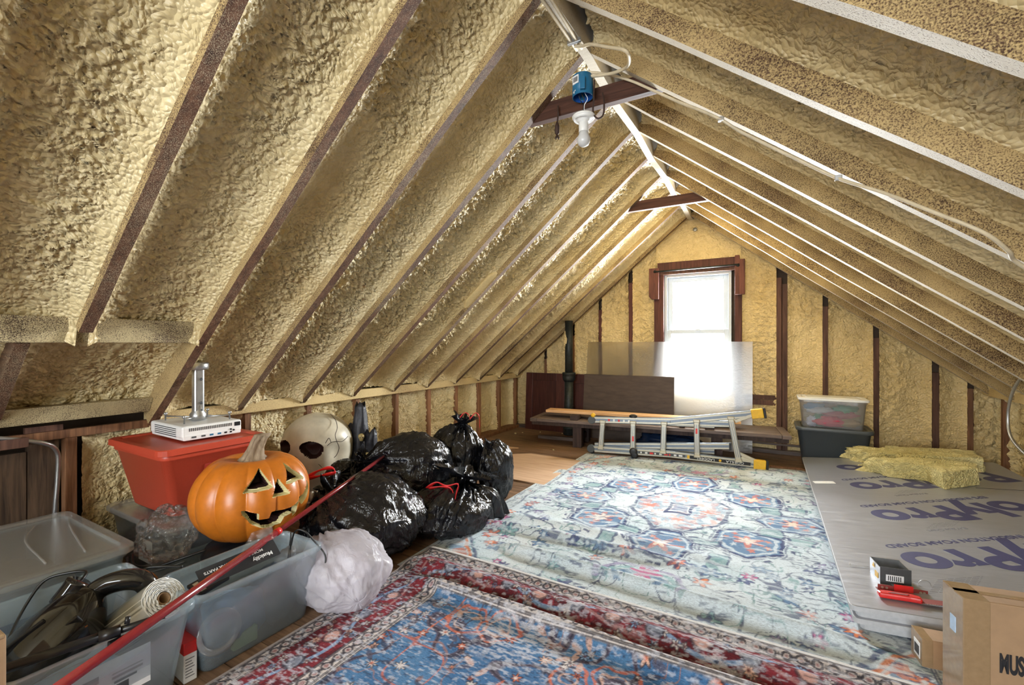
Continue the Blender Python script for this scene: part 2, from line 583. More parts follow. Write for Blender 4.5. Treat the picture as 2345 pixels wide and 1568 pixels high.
M['bin_clear'] = clear_plastic('clear_bin_plastic', (0.96, 0.98, 1.0, 1), 0.20, gloss=0.05, hazecol=(0.72, 0.90, 1.0, 1))
M['bin_lid'] = clear_plastic('clear_lid_plastic', (0.94, 0.94, 0.92, 1), 0.20, hazecol=(0.80, 0.80, 0.77, 1))
M['tote_clear'] = clear_plastic('clear_tote_plastic', (0.90, 0.91, 0.92, 1), 0.16, hazecol=(0.8, 0.8, 0.82, 1))
M['film'] = clear_plastic('clear_film', (0.97, 0.97, 0.96, 1), 0.02, gloss=0.25, rough=0.10, bump=1.0)
M['glass'] = clear_plastic('window_glass', (0.97, 0.98, 0.98, 1), 0.0, gloss=0.05, rough=0.02)

def sheet_mat():
    m = NT('frosted_acrylic')
    rf = m.n('ShaderNodeBsdfRefraction')
    rf.inputs['Roughness'].default_value = 0.32
    rf.inputs['IOR'].default_value = 1.35
    rf.inputs['Color'].default_value = (0.86, 0.84, 0.80, 1)
    tr = m.n('ShaderNodeBsdfTranslucent')
    tr.inputs[0].default_value = (0.78, 0.80, 0.80, 1)
    gl = m.n('ShaderNodeBsdfGlossy')
    gl.inputs['Roughness'].default_value = 0.25
    mp = m.coords((1, 1, 1.6))
    nz = m.noise(mp, 38, 3, 0.5, 1.0)
    bp = m.bump(nz, 'Fac', 0.25, 0.004)
    for k in (rf, tr, gl):
        m.l(bp, 'Normal', k, 'Normal')
    a = m.n('ShaderNodeMixShader')
    a.inputs[0].default_value = 0.06
    m.l(rf, 0, a, 1)
    m.l(tr, 0, a, 2)
    c = m.n('ShaderNodeMixShader')
    c.inputs[0].default_value = 0.06
    m.l(a, 0, c, 1)
    m.l(gl, 0, c, 2)
    m.l(c, 0, m.out, 0)
    return m.mat
M['sheet'] = sheet_mat()

def foil_mat():
    m = NT('foil_faced_board')
    m.setp(Metallic=0.5, Roughness=0.30)
    mp = m.coords((1.5, 9, 1), (0, 0, R(8)))
    nz = m.noise(mp, 5, 5, 0.6, 1.0)
    rp = m.ramp(nz, 'Fac', [(0.2, (0.31, 0.325, 0.37, 1)), (0.8, (0.43, 0.445, 0.49, 1))])
    m.l(rp, 'Color', m.b, 'Base Color')
    r2 = m.ramp(nz, 'Fac', [(0.2, (0.26, 0.26, 0.26, 1)), (0.8, (0.40, 0.40, 0.40, 1))])
    m.l(r2, 'Color', m.b, 'Roughness')
    n2 = m.noise(m.coords((1, 6, 1)), 40, 3)
    bp = m.bump(n2, 'Fac', 0.15, 0.003)
    m.l(bp, 'Normal', m.b, 'Normal')
    return m.mat
M['foil'] = foil_mat()
M['eps'] = plain('foam_core', (0.42, 0.43, 0.45), 0.6)

def rug_mat(name, stretch):
    m = NT(name)
    m.setp(Roughness=0.92)
    m.b.inputs['Specular IOR Level'].default_value = 0.15
    vc = m.n('ShaderNodeVertexColor', layer_name='pattern')
    mp = m.coords(stretch)
    n1 = m.noise(mp, 90.0, 3, 0.7)
    r1 = m.ramp(n1, 'Fac', [(0.30, (0.62, 0.62, 0.64, 1)), (0.58, (1.15, 1.15, 1.15, 1))])
    mx = m.mix(0.8, (vc, 'Color'), (r1, 'Color'), 'MULTIPLY')
    m.l(mx, 'Color', m.b, 'Base Color')
    bp = m.bump(n1, 'Fac', 0.6, 0.006)
    m.l(bp, 'Normal', m.b, 'Normal')
    return m.mat
M['rug_white'] = rug_mat('cream_rug_pile', (1, 3.2, 1))
M['rug_red'] = rug_mat('red_rug_pile', (1, 3.2, 1))
# ------------------------------------------------------------------ the attic shell
ZR, XR0 = 2.615, -0.806            # rafter undersides meet here
SL, SR = 0.8478, 0.780             # slopes of the two roof halves
def xl(z): return XR0 - (ZR - z) / SL
def xr(z): return XR0 + (ZR - z) / SR
RAFT_Y = {k: 2.158 + 0.47 * k for k in range(-5, 8)}
RW = 0.046                          # rafter width
GY = 5.56                           # foam face of the end gable
BY = -2.40                          # rear gable
KLX, KRX = -3.085, 1.655            # knee wall stud faces

def slope_frame(side):
    if side < 0:
        d = Vector((-1, 0, -SL)).normalized()
        n = Vector((-SL, 0, 1)).normalized()
    else:
        d = Vector((1, 0, -SR)).normalized()
        n = Vector((SR, 0, 1)).normalized()
    return Vector((XR0, 0, ZR)), d, n
def s_at(side, z):
    o, d, n = slope_frame(side)
    return (z - ZR) / d.z

def lumps(a, b, seed, amp=1.0, sc=1.0):
    """puffy sprayed surface: rounded hills, sharp creases"""
    wa = fbm(a * 7, b * 7, 0, seed + 3, 3) * 0.075
    wb = fbm(a * 7, b * 7, 5.3, seed + 9, 3) * 0.075
    a2, b2 = a + wa, b + wb
    big = fbm(a * 2.2, b * 2.2, 0, seed + 21, 2)
    l1 = np.abs(vnoise(a2 * 22 * sc, b2 * 27 * sc, 0, seed))
    l2 = np.abs(vnoise(a2 * 44 * sc, b2 * 56 * sc, 0, seed + 40))
    l3 = np.abs(vnoise(a2 * 85 * sc, b2 * 95 * sc, 0, seed + 80))
    rough = 0.35 + 0.65 * sstep(-0.35, 0.25, fbm(a * 3.1, b * 1.7, 2.2, seed + 60, 2))
    return amp * (0.020 * big + rough * (0.019 * l1 + 0.021 * l2 + 0.013 * l3) - 0.004)

def roof_foam(side, y0, y1, s0, s1, res, parent, seed, deep=0.112, amp=1.0, name='foam_panel'):
    o, d, n = slope_frame(side)
    nu, nv = max(6, int((y1 - y0) / res)), max(8, int((s1 - s0) / res))
    u = np.linspace(0, 1, nu)[:, None] * np.ones((1, nv))
    s = np.linspace(s0, s1, nv)[None, :] * np.ones((nu, 1))
    y = y0 + u * (y1 - y0)
    e0, e1 = (y - y0), (y1 - y)
    fl, fw = (0.078, 0.062) if side < 0 else (0.050, 0.045)
    dep = deep - fl * np.exp(-(e0 / fw) ** 1.25) - fl * np.exp(-(e1 / fw) ** 1.25)
    dep = dep - 0.05 * np.exp(-((s1 - s) / 0.05) ** 1.5) - 0.03 * np.exp(-((s - s0) / 0.05) ** 1.5)
    edge = np.clip(np.minimum(e0, e1) / 0.09, 0.10, 1)
    dep = dep - lumps(y, s, seed, amp * .80, 1.35) * edge + 0.004
    P = np.zeros((nu, nv, 3))
    for i in range(3):
        P[..., i] = o[i] + d[i] * s + n[i] * dep
    P[..., 1] = y
    return grid_obj(name, P, M['foam'], parent, True, flip=(side > 0))

def rafter(side, yc, s0, s1, parent, mats, depth=0.15, w=RW, name='rafter'):
    o, d, n = slope_frame(side)
    nseg = 10
    b = MB()
    rings = []
    rs = random.Random(int(yc * 1000) + side)
    for i in range(nseg + 1):
        s = s0 + (s1 - s0) * i / nseg
        jb = rs.uniform(-0.003, 0.003)
        c = o + d * s + n * jb
        y0, y1 = yc - w / 2 + rs.uniform(-.002, .002), yc + w / 2 + rs.uniform(-.002, .002)
        ring = [Vector((c.x, y0, c.z)), Vector((c.x, y1, c.z)), Vector((c.x, y1, c.z)) + n * depth, Vector((c.x, y0, c.z)) + n * depth]
        rings.append(ring)
    vs = [p for r_ in rings for p in r_]
    fs, ms = [], []
    for k in range(nseg):
        for i in range(4):
            j = (i + 1) % 4
            f = (k * 4 + i, (k + 1) * 4 + i, (k + 1) * 4 + j, k * 4 + j)
            fs.append(f if side < 0 else f[::-1])
            ms.append(1 if i == 0 else 0)
    fs += [(0, 1, 2, 3), tuple(nseg * 4 + i for i in (3, 2, 1, 0))]
    ms += [0, 0]
    ob = mesh_obj(name, vs, fs, mats, parent, False, ms)
    return ob

ceiling_left = structure('ceiling_left')
ceiling_right = structure('ceiling_right')
sEL = s_at(-1, 0.700)
sER = s_at(1, 0.715)
s_head = s_at(-1, 1.150)
for k, y in RAFT_Y.items():
    if k < -4:
        continue
    rafter(-1, y, 0.01, s_at(-1, 1.20) if k == -3 else sEL, ceiling_left, [M['rafter_side'], M['rafter_left']])
for k, y in RAFT_Y.items():
    if k < -3:
        continue
    rafter(1, y, 0.01, sER, ceiling_right, [M['rafter_side'], M['rafter_dusted']])
ys = [RAFT_Y[k] for k in sorted(RAFT_Y)]
for i in range(len(ys)):
    k = i - 5
    y0 = ys[i] + RW / 2 - 0.004
    y1 = (ys[i + 1] - RW / 2 + 0.004) if i + 1 < len(ys) else GY + 0.06
    if k >= -4:
        res = 0.0062 if k <= -1 else (0.0085 if k <= 2 else 0.011)
        roof_foam(-1, y0, y1, 0.02, s_head if k < -2 else sEL - 0.04, res, ceiling_left, 100 + 7 * k, amp=1.05 if k < -1 else 1.5)
    if k >= -3:
        res = 0.0075 if k <= 0 else 0.012
        roof_foam(1, y0, y1, 0.02, sER - 0.02, res, ceiling_right, 500 + 7 * k, amp=1.0, deep=0.118)
# behind the camera, one rough panel each side
roof_foam(-1, BY, RAFT_Y[-4] - 0.02, 0.0, sEL, 0.06, ceiling_left, 900, deep=0.06)
roof_foam(1, BY, RAFT_Y[-3] - 0.02, 0.0, sER, 0.06, ceiling_right, 950, deep=0.06)
# roof deck behind the foam
for side, par in ((-1, ceiling_left), (1, ceiling_right)):
    o, d, n = slope_frame(side)
    b = MB()
    a0, a1 = o + n * 0.26 - d * 0.45, o + n * 0.26 + d * 3.35
    q = [Vector((a0.x, BY - .1, a0.z)), Vector((a1.x, BY - .1, a1.z)), Vector((a1.x, GY + .2, a1.z)), Vector((a0.x, GY + .2, a0.z))]
    b.hexa(q, [p + n * 0.02 for p in q])
    b.build('roof_deck', M['deck'], par)
# ridge board, dusted with foam, stepped where the rafters meet it
rb = MB()
yk = [BY] + [RAFT_Y[k] for k in sorted(RAFT_Y)] + [GY + 0.04]
for i in range(len(yk) - 1):
    dx = 0.007 * (1 if i % 2 else -1)
    rb.hexa([(XR0 - .024 - dx, yk[i], 2.585), (XR0 + .024 - dx, yk[i], 2.585), (XR0 + .024 + dx, yk[i + 1], 2.585), (XR0 - .024 + dx, yk[i + 1], 2.585)],
            [(XR0 - .024, yk[i], 2.86), (XR0 + .024, yk[i], 2.86), (XR0 + .024, yk[i + 1], 2.86), (XR0 - .024, yk[i + 1], 2.86)])
rb.build('ridge_board', M['rafter_dusted'], ceiling_left)
# two cables stapled under the ridge
for dx in (-0.020, 0.016):
    MB().tube(spline([(XR0 + dx, -0.6, 2.577), (XR0 + dx * 1.1, 0.6, 2.576), (XR0 + dx, 1.5, 2.577), (XR0 + dx * 0.7, 2.06, 2.577)], 6), 0.0075, 6).build('ridge_cable', M['cable_white'], ceiling_left, True)
MB().box(XR0 - .034, XR0 + .034, 1.985, 2.000, 2.566, 2.586).build('cable_staple', M['steel'], ceiling_left, bev=.002)
# collar ties (end cuts follow the roof)
def tie(yc, zb, zt, parent):
    b = MB()
    th = 0.042
    poly = [(xl(zb) - .035, zb), (xr(zb) + .035, zb), (xr(zt) + .03, zt), (xl(zt) - .03, zt)]
    lo = [Vector((x, yc, z)) for x, z in poly]
    hi = [Vector((x, yc + th, z)) for x, z in poly]
    b.hexa(lo, hi)
    return b.build('collar_tie', M['tie'], parent, bev=.002)
tie(RAFT_Y[0] + 0.024, 2.348, 2.440, ceiling_left)
tie(RAFT_Y[4] + 0.024, 2.345, 2.430, ceiling_left)
# foam strip stuck to a rafter side
o, d, n = slope_frame(-1)
sa, sb = s_at(-1, 1.43), s_at(-1, 1.70)
nv = 40
ss = np.linspace(0, 1, nv)
uu = np.linspace(0, 1, 14)
P = np.zeros((14, nv, 3))
for i in range(14):
    for j in range(nv):
        hh = 0.046 * math.sin(PI * uu[i]) * min(1, 6 * ss[j] + .1, 6 * (1 - ss[j]) + .1)
        c = o + d * (sa + (sb - sa) * ss[j]) + n * (0.015 + 0.06 * (1 - uu[i]))
        P[i, j] = (c.x, RAFT_Y[2] - RW / 2 + .004 - hh, c.z)
grid_obj('foam_strip', P, plain('smooth_foam_skin', (0.60, 0.46, 0.22), 0.5), ceiling_left)

# header across the opening in the left slope, and the short bays below it
MB().hexa([(-2.545, -0.3, 1.155), (-2.545, 1.196, 1.157), (-2.62, 1.196, 1.157), (-2.62, -0.3, 1.155)][::-1],
          [(-2.500, -0.3, 1.262), (-2.500, 1.196, 1.262), (-2.62, 1.196, 1.262), (-2.62, -0.3, 1.262)][::-1]).build('header', M['header'], ceiling_left, bev=.004)
MB().hexa([(-3.075, -0.3, 0.758), (-3.045, 1.196, 0.772), (-3.12, 1.196, 0.772), (-3.15, -0.3, 0.758)][::-1],
          [(-3.030, -0.3, 0.846), (-3.000, 1.196, 0.852), (-3.12, 1.196, 0.852), (-3.15, -0.3, 0.846)][::-1]).build('header', M['header'], ceiling_left, bev=.004)
jk = MB()
jn = Vector((-0.31, 0, 0.45)).normalized()
ja, jb_ = Vector((-2.585, 0.587, 1.16)), Vector((-3.035, 0.600, 0.815))
jk.bar(ja + jn * .03, jb_ + jn * .03, 0.046, 0.09, up=jn)
jk.build('rafter', M['rafter_left'], ceiling_left, bev=.003)
def low_bay(y0, y1, seed):
    nu, nv = int((y1 - y0) / 0.0085), 66
    u = np.linspace(0, 1, nu)[:, None] * np.ones((1, nv))
    v = np.linspace(0, 1, nv)[None, :] * np.ones((nu, 1))
    y = y0 + u * (y1 - y0)
    A, B = np.array([-2.60, 0, 1.21]), np.array([-3.10, 0, 0.845])
    nn = np.array([jn.x, 0, jn.z])
    e = np.minimum(y - y0, y1 - y)
    dep = 0.055 - 0.04 * np.exp(-(e / 0.05) ** 1.4) - 0.035 * np.exp(-((1 - v) * 0.6 / 0.06) ** 1.5)
    dep = dep - lumps(y, v * 0.61 + 3, seed, 0.8)
    P = A + (B - A) * v[..., None] + nn * dep[..., None]
    P[..., 1] = y
    grid_obj('foam_panel', P, M['foam'], ceiling_left)
low_bay(-0.3, 0.568, 31)
low_bay(0.606, 1.200, 37)

# ------------------------------------------------------------------ knee walls
def flat_foam(parent, axis, c, a0, a1, z0, z1f, res, seed, amp=1.0, bulge=0.02, mat='foam', flip=False, n_edges=True):
    """foam between studs. axis 'x': face at x=c running along y; axis 'y': face at y=c running along x. c grows away from the room by the sign of bulge"""
    nu = max(5, int((a1 - a0) / res))
    a = np.linspace(a0, a1, nu)
    zt = np.array([z1f(q) for q in a])
    nv = max(6, int((zt.max() - z0) / res))
    v = np.linspace(0, 1, nv)[None, :] * np.ones((nu, 1))
    A = a[:, None] * np.ones((1, nv))
    Z = z0 + v * (zt[:, None] - z0)
    e = np.minimum(A - a0, a1 - A)
    out = bulge * (1 - np.exp(-(e / 0.035) ** 1.4)) if n_edges else bulge * np.ones_like(A)
    sg = 1 if bulge > 0 else -1
    dsp = out - sg * lumps(A, Z, seed, amp)
    P = np.zeros((nu, nv, 3))
    if axis == 'x':
        P[..., 0], P[..., 1] = c + dsp, A
    else:
        P[..., 0], P[..., 1] = A, c + dsp
    P[..., 2] = Z
    return grid_obj('foam_panel', P, M[mat], parent, True, flip=flip)

wall_left = structure('wall_left')
studs_l = [1.245] + [1.77 + 0.47 * k for k in range(8)] + [5.50]
for y in studs_l:
    MB().box(KLX - 0.10, KLX, y - 0.021, y + 0.021, 0.035, 0.690).build('stud', M['stud'], wall_left, bev=.002)
st = [0.93] + studs_l
for i in range(len(st) - 1):
    flat_foam(wall_left, 'x', KLX - 0.055, st[i] + (.021 if i else 0), st[i + 1] - .021, 0.03, lambda q: 0.70, 0.012, 700 + i * 5, 1.2, -0.055, flip=True)
MB().box(KLX - 0.12, KLX + 0.030, 1.225, GY + .05, 0.686, 0.760).build('top_plate', M['plate'], wall_left, bev=.006)
MB().box(KLX - 0.12, KLX + 0.045, 0.93, GY + .05, 0.0, 0.036).build('bottom_plate', M['stud'], wall_left, bev=.003)
# the boarded end of the left knee wall
MB().box(-3.15, -3.118, -0.3, 1.24, 0.672, 0.715).build('rail', M['stud'], wall_left, bev=.002)
MB().box(-3.15, -3.128, 0.72, 0.858, 0.715, 0.745).build('rail', M['stud_dark'], wall_left, bev=.002)
MB().box(-3.17, -3.110, 0.860, 0.906, 0.0, 0.672).build('stud', M['stud'], wall_left, bev=.002)
for j, (y0, y1, zt) in enumerate(((0.735, 0.850, 0.668), (0.60, 0.732, 0.625), (0.44, 0.597, 0.622), (0.28, 0.437, 0.63), (0.12, 0.277, 0.622), (-0.3, 0.117, 0.625))):
    MB().box(-3.185, -3.155 + 0.004 * (j % 2), y0, y1, 0.0, zt).build('plank', M['plank_dark'], wall_left, bev=.002)
MB().hexa([(-3.15, 0.30, 0.655), (-2.98, 0.60, 0.675), (-2.98, 0.70, 0.675), (-3.15, 0.70, 0.655)], [(-3.15, 0.30, 0.700), (-2.98, 0.60, 0.720), (-2.98, 0.70, 0.720), (-3.15, 0.70, 0.700)]).build('block', M['stud_dark'], wall_left, bev=.002)
MB().box(-3.40, -3.36, BY, GY + .1, -0.02, 1.05).build('sheathing', M['deck'], wall_left)
MB().box(-3.36, -3.12, BY, -0.3, 0.0, 0.80).build('sheathing', M['deck'], wall_left)

wall_right = structure('wall_right')
studs_r = [5.27 - 0.47 * k for k in range(7)]
for y in studs_r:
    MB().box(KRX, KRX + 0.10, y - 0.021, y + 0.021, 0.035, 0.70).build('stud', M['stud'], wall_right, bev=.002)
sr = sorted(studs_r) + [GY]
for i in range(len(sr) - 1):
    flat_foam(wall_right, 'x', KRX + 0.055, sr[i] + .021, sr[i + 1] - .021, 0.03, lambda q: 0.71, 0.014, 800 + i * 5, 1.0, 0.05, flip=False)
MB().box(KRX - 0.03, KRX + 0.12, 2.3, GY + .05, 0.700, 0.775).build('top_plate', M['plate'], wall_right, bev=.006)
MB().box(KRX - 0.02, KRX + 0.12, 2.3, GY + .05, 0.0, 0.036).build('bottom_plate', M['stud'], wall_right, bev=.003)
MB().box(KRX + 0.03, KRX + 0.06, BY, 2.43, 0.0, 0.74).build('sheathing', M['deck'], wall_right)
MB().box(KRX + 0.26, KRX + 0.30, BY, GY + .1, -0.02, 1.0).build('sheathing', M['deck'], wall_right)

# ------------------------------------------------------------------ end gable
wall_end = structure('wall_end')
def ztop(x):
    return (2.615 + SL * (x - XR0) if x < XR0 else 2.615 - SR * (x - XR0)) + 0.14
gst = [(-2.672, -2.630, 0.952, 'stud'), (-2.283, -2.236, 1.262, 'stud'), (-1.907, -1.866, 1.585, 'casing'), (-1.523, -1.476, 1.902, 'casing'),
       (0.044, 0.091, 1.852, 'stud_dark'), (0.096, 0.144, 1.782, 'stud_dark'), (0.448, 0.494, 1.532, 'stud_dark'), (0.853, 0.898, 1.212, 'stud_dark'),
       (1.283, 1.330, 0.890, 'stud_dark'), (1.520, 1.558, 0.755, 'stud')]
for x0, x1, z, mt in gst:
    MB().box(x0, x1, GY - 0.030, GY + 0.07, 0.03, z).build('stud', M[mt], wall_end, bev=.003)
gaps = [(-3.20, -2.672), (-2.630, -2.283), (-2.236, -1.907), (-1.866, -1.523), (-1.476, -1.195), (-0.290, 0.044), (0.144, 0.448), (0.494, 0.853), (0.898, 1.283), (1.330, 1.520), (1.558, 1.85)]
for i, (x0, x1) in enumerate(gaps):
    flat_foam(wall_end, 'y', GY - 0.012, x0, x1, 0.03, ztop, 0.0125, 300 + i * 9, 1.1, 0.03, 'foam_gable', flip=False)
flat_foam(wall_end, 'y', GY - 0.012, -1.195, -0.290, 2.02, ztop, 0.0125, 411, 0.7, 0.03, 'foam_gable')
flat_foam(wall_end, 'y', GY - 0.012, -1.195, -0.290, 0.03, lambda q: 0.62, 0.014, 421, 0.7, 0.03, 'foam_gable')
# block pair beside the window, sill plate and the knob under the ridge
for z0, z1 in ((0.556, 0.606), (0.500, 0.553)):
    MB().box(-0.285, 0.044, GY - 0.028, GY + 0.04, z0, z1).build('block', M['stud_dark'], wall_end, bev=.003)
MB().box(-3.10, 1.70, GY - 0.075, GY + 0.06, 0.0, 0.040).build('bottom_plate', M['bench'], wall_end, bev=.004)
MB().box(-0.30, 0.55, GY - 0.045, GY + 0.02, 0.085, 0.105).build('ledger', M['bench'], wall_end, bev=.003)
MB().lathe([(0.0, 0), (.022, 0), (.024, .012), (.012, .02), (0.0, .02)], 12, M=Matrix.Translation((-0.762, GY - 0.006, 2.466)) @ Matrix.Rotation(R(90), 4, 'X')).build('knob', M['steel'], wall_end, True)
# sheathing with the window opening
for x0, x1, z0, z1 in ((-3.45, -1.10, -0.02, 3.0), (-0.385, 2.0, -0.02, 3.0), (-1.10, -0.385, -0.02, 0.60), (-1.10, -0.385, 1.965, 3.0)):
    MB().box(x0, x1, GY + 0.075, GY + 0.11, z0, z1).build('sheathing', M['deck'], wall_end)

# ------------------------------------------------------------------ window
window_1 = structure('window_1')
for x0, x1 in ((-1.213, -1.103), (-0.352, -0.280)):
    MB().box(x0, x1, GY - 0.055, GY + 0.075, 0.42, 1.99).build('jamb', M['casing'], window_1, bev=.004)
MB().prism([(-1.262, 2.045), (-1.262, 1.715), (-1.235, 1.680), (-1.150, 1.680), (-1.150, 2.045)], 0, 0.05, M=Matrix.Translation((0, GY - 0.058, 0)) @ Matrix.Rotation(R(90), 4, 'X')).build('corner_block', M['casing'], window_1, bev=.004)
MB().prism([(-0.346, 2.115), (-0.346, 1.690), (-0.248, 1.690), (-0.248, 2.070), (-0.300, 2.070), (-0.300, 2.115)], 0, 0.05, M=Matrix.Translation((0, GY - 0.058, 0)) @ Matrix.Rotation(R(90), 4, 'X')).build('corner_block', M['casing'], window_1, bev=.004)
MB().box(-1.168, -0.336, GY - 0.085, GY + 0.03, 2.005, 2.105).build('head_casing', M['casing'], window_1, bev=.005)
MB().box(-1.168, -0.336, GY - 0.06, GY + 0.03, 1.965, 2.004).build('stop', M['stud_dark'], window_1, bev=.003)
MB().tube([(-1.205, GY - 0.115, 2.000), (-0.300, GY - 0.115, 2.012)], 0.009, 8).build('curtain_rod', M['iron'], window_1, True)
for x in (-1.19, -0.315):
    MB().tube([(x, GY - 0.115, 2.004), (x, GY - 0.05, 2.004)], [0.017, 0.021], 10).build('rod_bracket', M['iron'], window_1, True)
wy0, wy1 = GY - 0.01, GY + 0.075
def frame(name, x0, x1, z0, z1, t, y0, y1, mat, parent, tb=None):
    tb = tb or t
    b = MB()
    b.box(x0, x0 + t, y0, y1, z0, z1).box(x1 - t, x1, y0, y1, z0, z1).box(x0 + t, x1 - t, y0, y1, z1 - t, z1).box(x0 + t, x1 - t, y0, y1, z0, z0 + tb)
    return b.build(name, mat, parent, bev=.003)
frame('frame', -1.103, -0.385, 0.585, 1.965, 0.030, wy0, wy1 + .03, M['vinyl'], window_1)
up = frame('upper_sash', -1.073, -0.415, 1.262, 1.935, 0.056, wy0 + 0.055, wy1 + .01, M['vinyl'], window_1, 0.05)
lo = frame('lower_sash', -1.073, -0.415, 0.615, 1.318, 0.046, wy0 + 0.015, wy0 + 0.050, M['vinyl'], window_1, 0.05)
MB().box(-1.02, -0.468, wy0 + .070, wy0 + .074, 1.31, 1.88).build('pane', M['glass'], up)
MB().box(-1.03, -0.458, wy0 + .030, wy0 + .034, 0.66, 1.275).build('pane', M['glass'], lo)
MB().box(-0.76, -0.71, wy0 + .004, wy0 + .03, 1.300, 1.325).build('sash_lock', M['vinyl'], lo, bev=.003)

# ------------------------------------------------------------------ rear gable (behind the camera) with a wide unseen window added for the fill light
wall_back = structure('wall_back')
for x0, x1, z0, z1 in ((-3.45, -1.72, -0.02, 3.0), (0.62, 2.0, -0.02, 3.0), (-1.72, 0.62, -0.02, 0.58), (-1.72, 0.62, 2.12, 3.0)):
    MB().box(x0, x1, BY - 0.08, BY, z0, z1).build('wall_panel', M['foam_gable'], wall_back)
fill_window = structure('fill_window')
frame('frame', -1.72, 0.62, 0.58, 2.12, 0.05, BY - 0.07, BY + 0.01, M['vinyl'], fill_window)
MB().box(-1.67, 0.57, BY - .045, BY - .04, 0.63, 2.07).build('pane', M['glass'], fill_window)

# ------------------------------------------------------------------ floor boards
floor = structure('floor')
pw = 0.136
y = BY - 0.1
me_plank = None
while y < GY + 0.1:
    if me_plank is None:
        pob = MB().box(-3.42, 1.95, 0, pw - 0.004, -0.024, 0.0).build('floor_board', M['floor'], floor)
        me_plank = pob.data
    else:
        pob = link(bpy.data.objects.new('floor_board', me_plank), floor)
    pob.location = (0, y, random.uniform(-0.0012, 0))
    y += pw
MB().box(-3.42, 1.95, BY - .1, GY + .2, -0.06, -0.028).build('subfloor', M['deck'], floor)
# ------------------------------------------------------------------ shape helpers for things
def sphere_dirs(nu, nv):
    az = np.linspace(0, 2 * PI, nu, endpoint=False)
    po = np.linspace(0, PI, nv + 1)
    A, T = np.meshgrid(az, po, indexing='ij')
    D = np.stack([np.sin(T) * np.cos(A), np.sin(T) * np.sin(A), np.cos(T)], -1)
    return A, T, D

def closed_faces(nu, nv):
    fs = []
    for i in range(nu):
        j = (i + 1) % nu
        for k in range(nv):
            a, b, c, d = i * (nv + 1) + k, i * (nv + 1) + k + 1, j * (nv + 1) + k + 1, j * (nv + 1) + k
            if k == 0:
                fs.append((a, b, c))
            elif k == nv - 1:
                fs.append((a, b, d))
            else:
                fs.append((a, b, c, d))
    return fs

def blob(name, P, mat, parent=None):
    nu, nv = P.shape[0], P.shape[1] - 1
    return mesh_obj(name, P.reshape(-1, 3), closed_faces(nu, nv), mat, parent, True)

def crumple(name, loc, r, seed, mat, parent=None, amp=0.35, nu=40, nv=24, sc=3.0, zmin=None):
    A, T, D = sphere_dirs(nu, nv)
    n = np.abs(vnoise(D[..., 0] * sc + seed, D[..., 1] * sc, D[..., 2] * sc, seed)) * amp + fbm(D[..., 0] * sc * .5, D[..., 1] * sc * .5, D[..., 2] * sc * .5, seed + 5, 2) * amp
    P = D * (1 + n - amp * 0.4)[..., None] * np.array(r)
    if zmin is not None:
        P[..., 2] = np.maximum(P[..., 2], zmin)
    o = blob(name, P, mat, parent)
    o.location = loc
    return o

def plate_box(name, x0, x1, y0, y1, z0, z1, mat, parent, bev=0.003):
    return MB().box(x0, x1, y0, y1, z0, z1).build(name, mat, parent, bev=bev)

def bin_body(name, w, d, h, mat, parent, taper=0.035, wall=0.004, r=0.035, rim=0.012, rimh=0.025, base=0.0):
    """open tapered tub standing on z=0, centred"""
    def ring(e, z, rr):
        return rrect(-w / 2 - e, w / 2 + e, -d / 2 - e, d / 2 + e, max(rr, 0.006), z)
    b = MB()
    b.loft([ring(-taper - .008, 0.0, r - .004), ring(-taper, 0.010, r), ring(0, h - rimh - .004, r), ring(rim * .8, h - rimh, r + .004), ring(rim, h - rimh * .8, r + .006), ring(rim, h - .003, r + .006), ring(rim - .003, h, r + .004),
            ring(0.0, h, r), ring(-wall, h - .004, r - wall), ring(-wall, h - rimh, r - wall), ring(-taper - wall, 0.012, r - wall), ring(-taper - wall - .006, 0.006, r - .01)])
    return b.build(name, mat, parent, True)

def bin_lid(name, w, d, z, mat, parent, r=0.045, rim=0.016, th=0.022, rise=0.012):
    def ring(e, zz, rr):
        return rrect(-w / 2 - e, w / 2 + e, -d / 2 - e, d / 2 + e, rr, zz)
    b = MB()
    b.loft([ring(rim - .004, z - th, r), ring(rim, z - th + .002, r), ring(rim, z - .004, r), ring(rim - .004, z, r), ring(-.018, z, r - .012), ring(-.026, z - .008, r - .014), ring(-.045, z - .008, r - .018), ring(-.055, z + rise - .008, r - .02)])
    return b.build(name, mat, parent, False, bev=0)

# ------------------------------------------------------------------ leaning panels at the end wall
sh = thing('acrylic_sheet', 'large frosted clear sheet leaning below the window', 'sheet', (-1.10, 5.36, 0.0))
b = MB()
b.hexa([(-0.945, 0.0, 0.002), (0.925, 0.0, 0.002), (0.925, 0.006, 0.002), (-0.945, 0.006, 0.002)], [(-0.925, 0.105, 1.180), (0.925, 0.105, 1.178), (0.925, 0.111, 1.178), (-0.925, 0.111, 1.180)])
b.build('panel', M['sheet'], sh)
# the looping mark drawn on the sheet
def on_sheet(u, w):
    return (u, 0.105 * w / 1.18 - 0.0015, w)
mk = [(-.355, 1.090), (-.300, 1.092), (-.245, 1.080)], [(-.355, 1.090), (-.368, 1.055), (-.345, .99), (-.300, .935), (-.250, .900), (-.200, .905), (-.165, .955), (-.155, 1.03)], \
     [(-.285, 1.045), (-.275, 1.005), (-.245, 1.000), (-.205, 1.045)], [(-.245, 1.000), (-.275, .955)], [(-.245, .985), (-.215, .955), (-.185, .985), (-.170, 1.035)]
b = MB()
for pts in mk:
    b.tube([on_sheet(*p) for p in ([tuple(q)[:2] for q in spline([(x, z, 0) for x, z in pts], 5)])], 0.0013, 5)
b.build('drawn_mark', M['gray_ink'], sh)
b = MB().tube([on_sheet(-.10, .79), on_sheet(-.05, .83), on_sheet(-.03, .86)], 0.0013, 5)
b.build('scratch', M['paper'], sh)

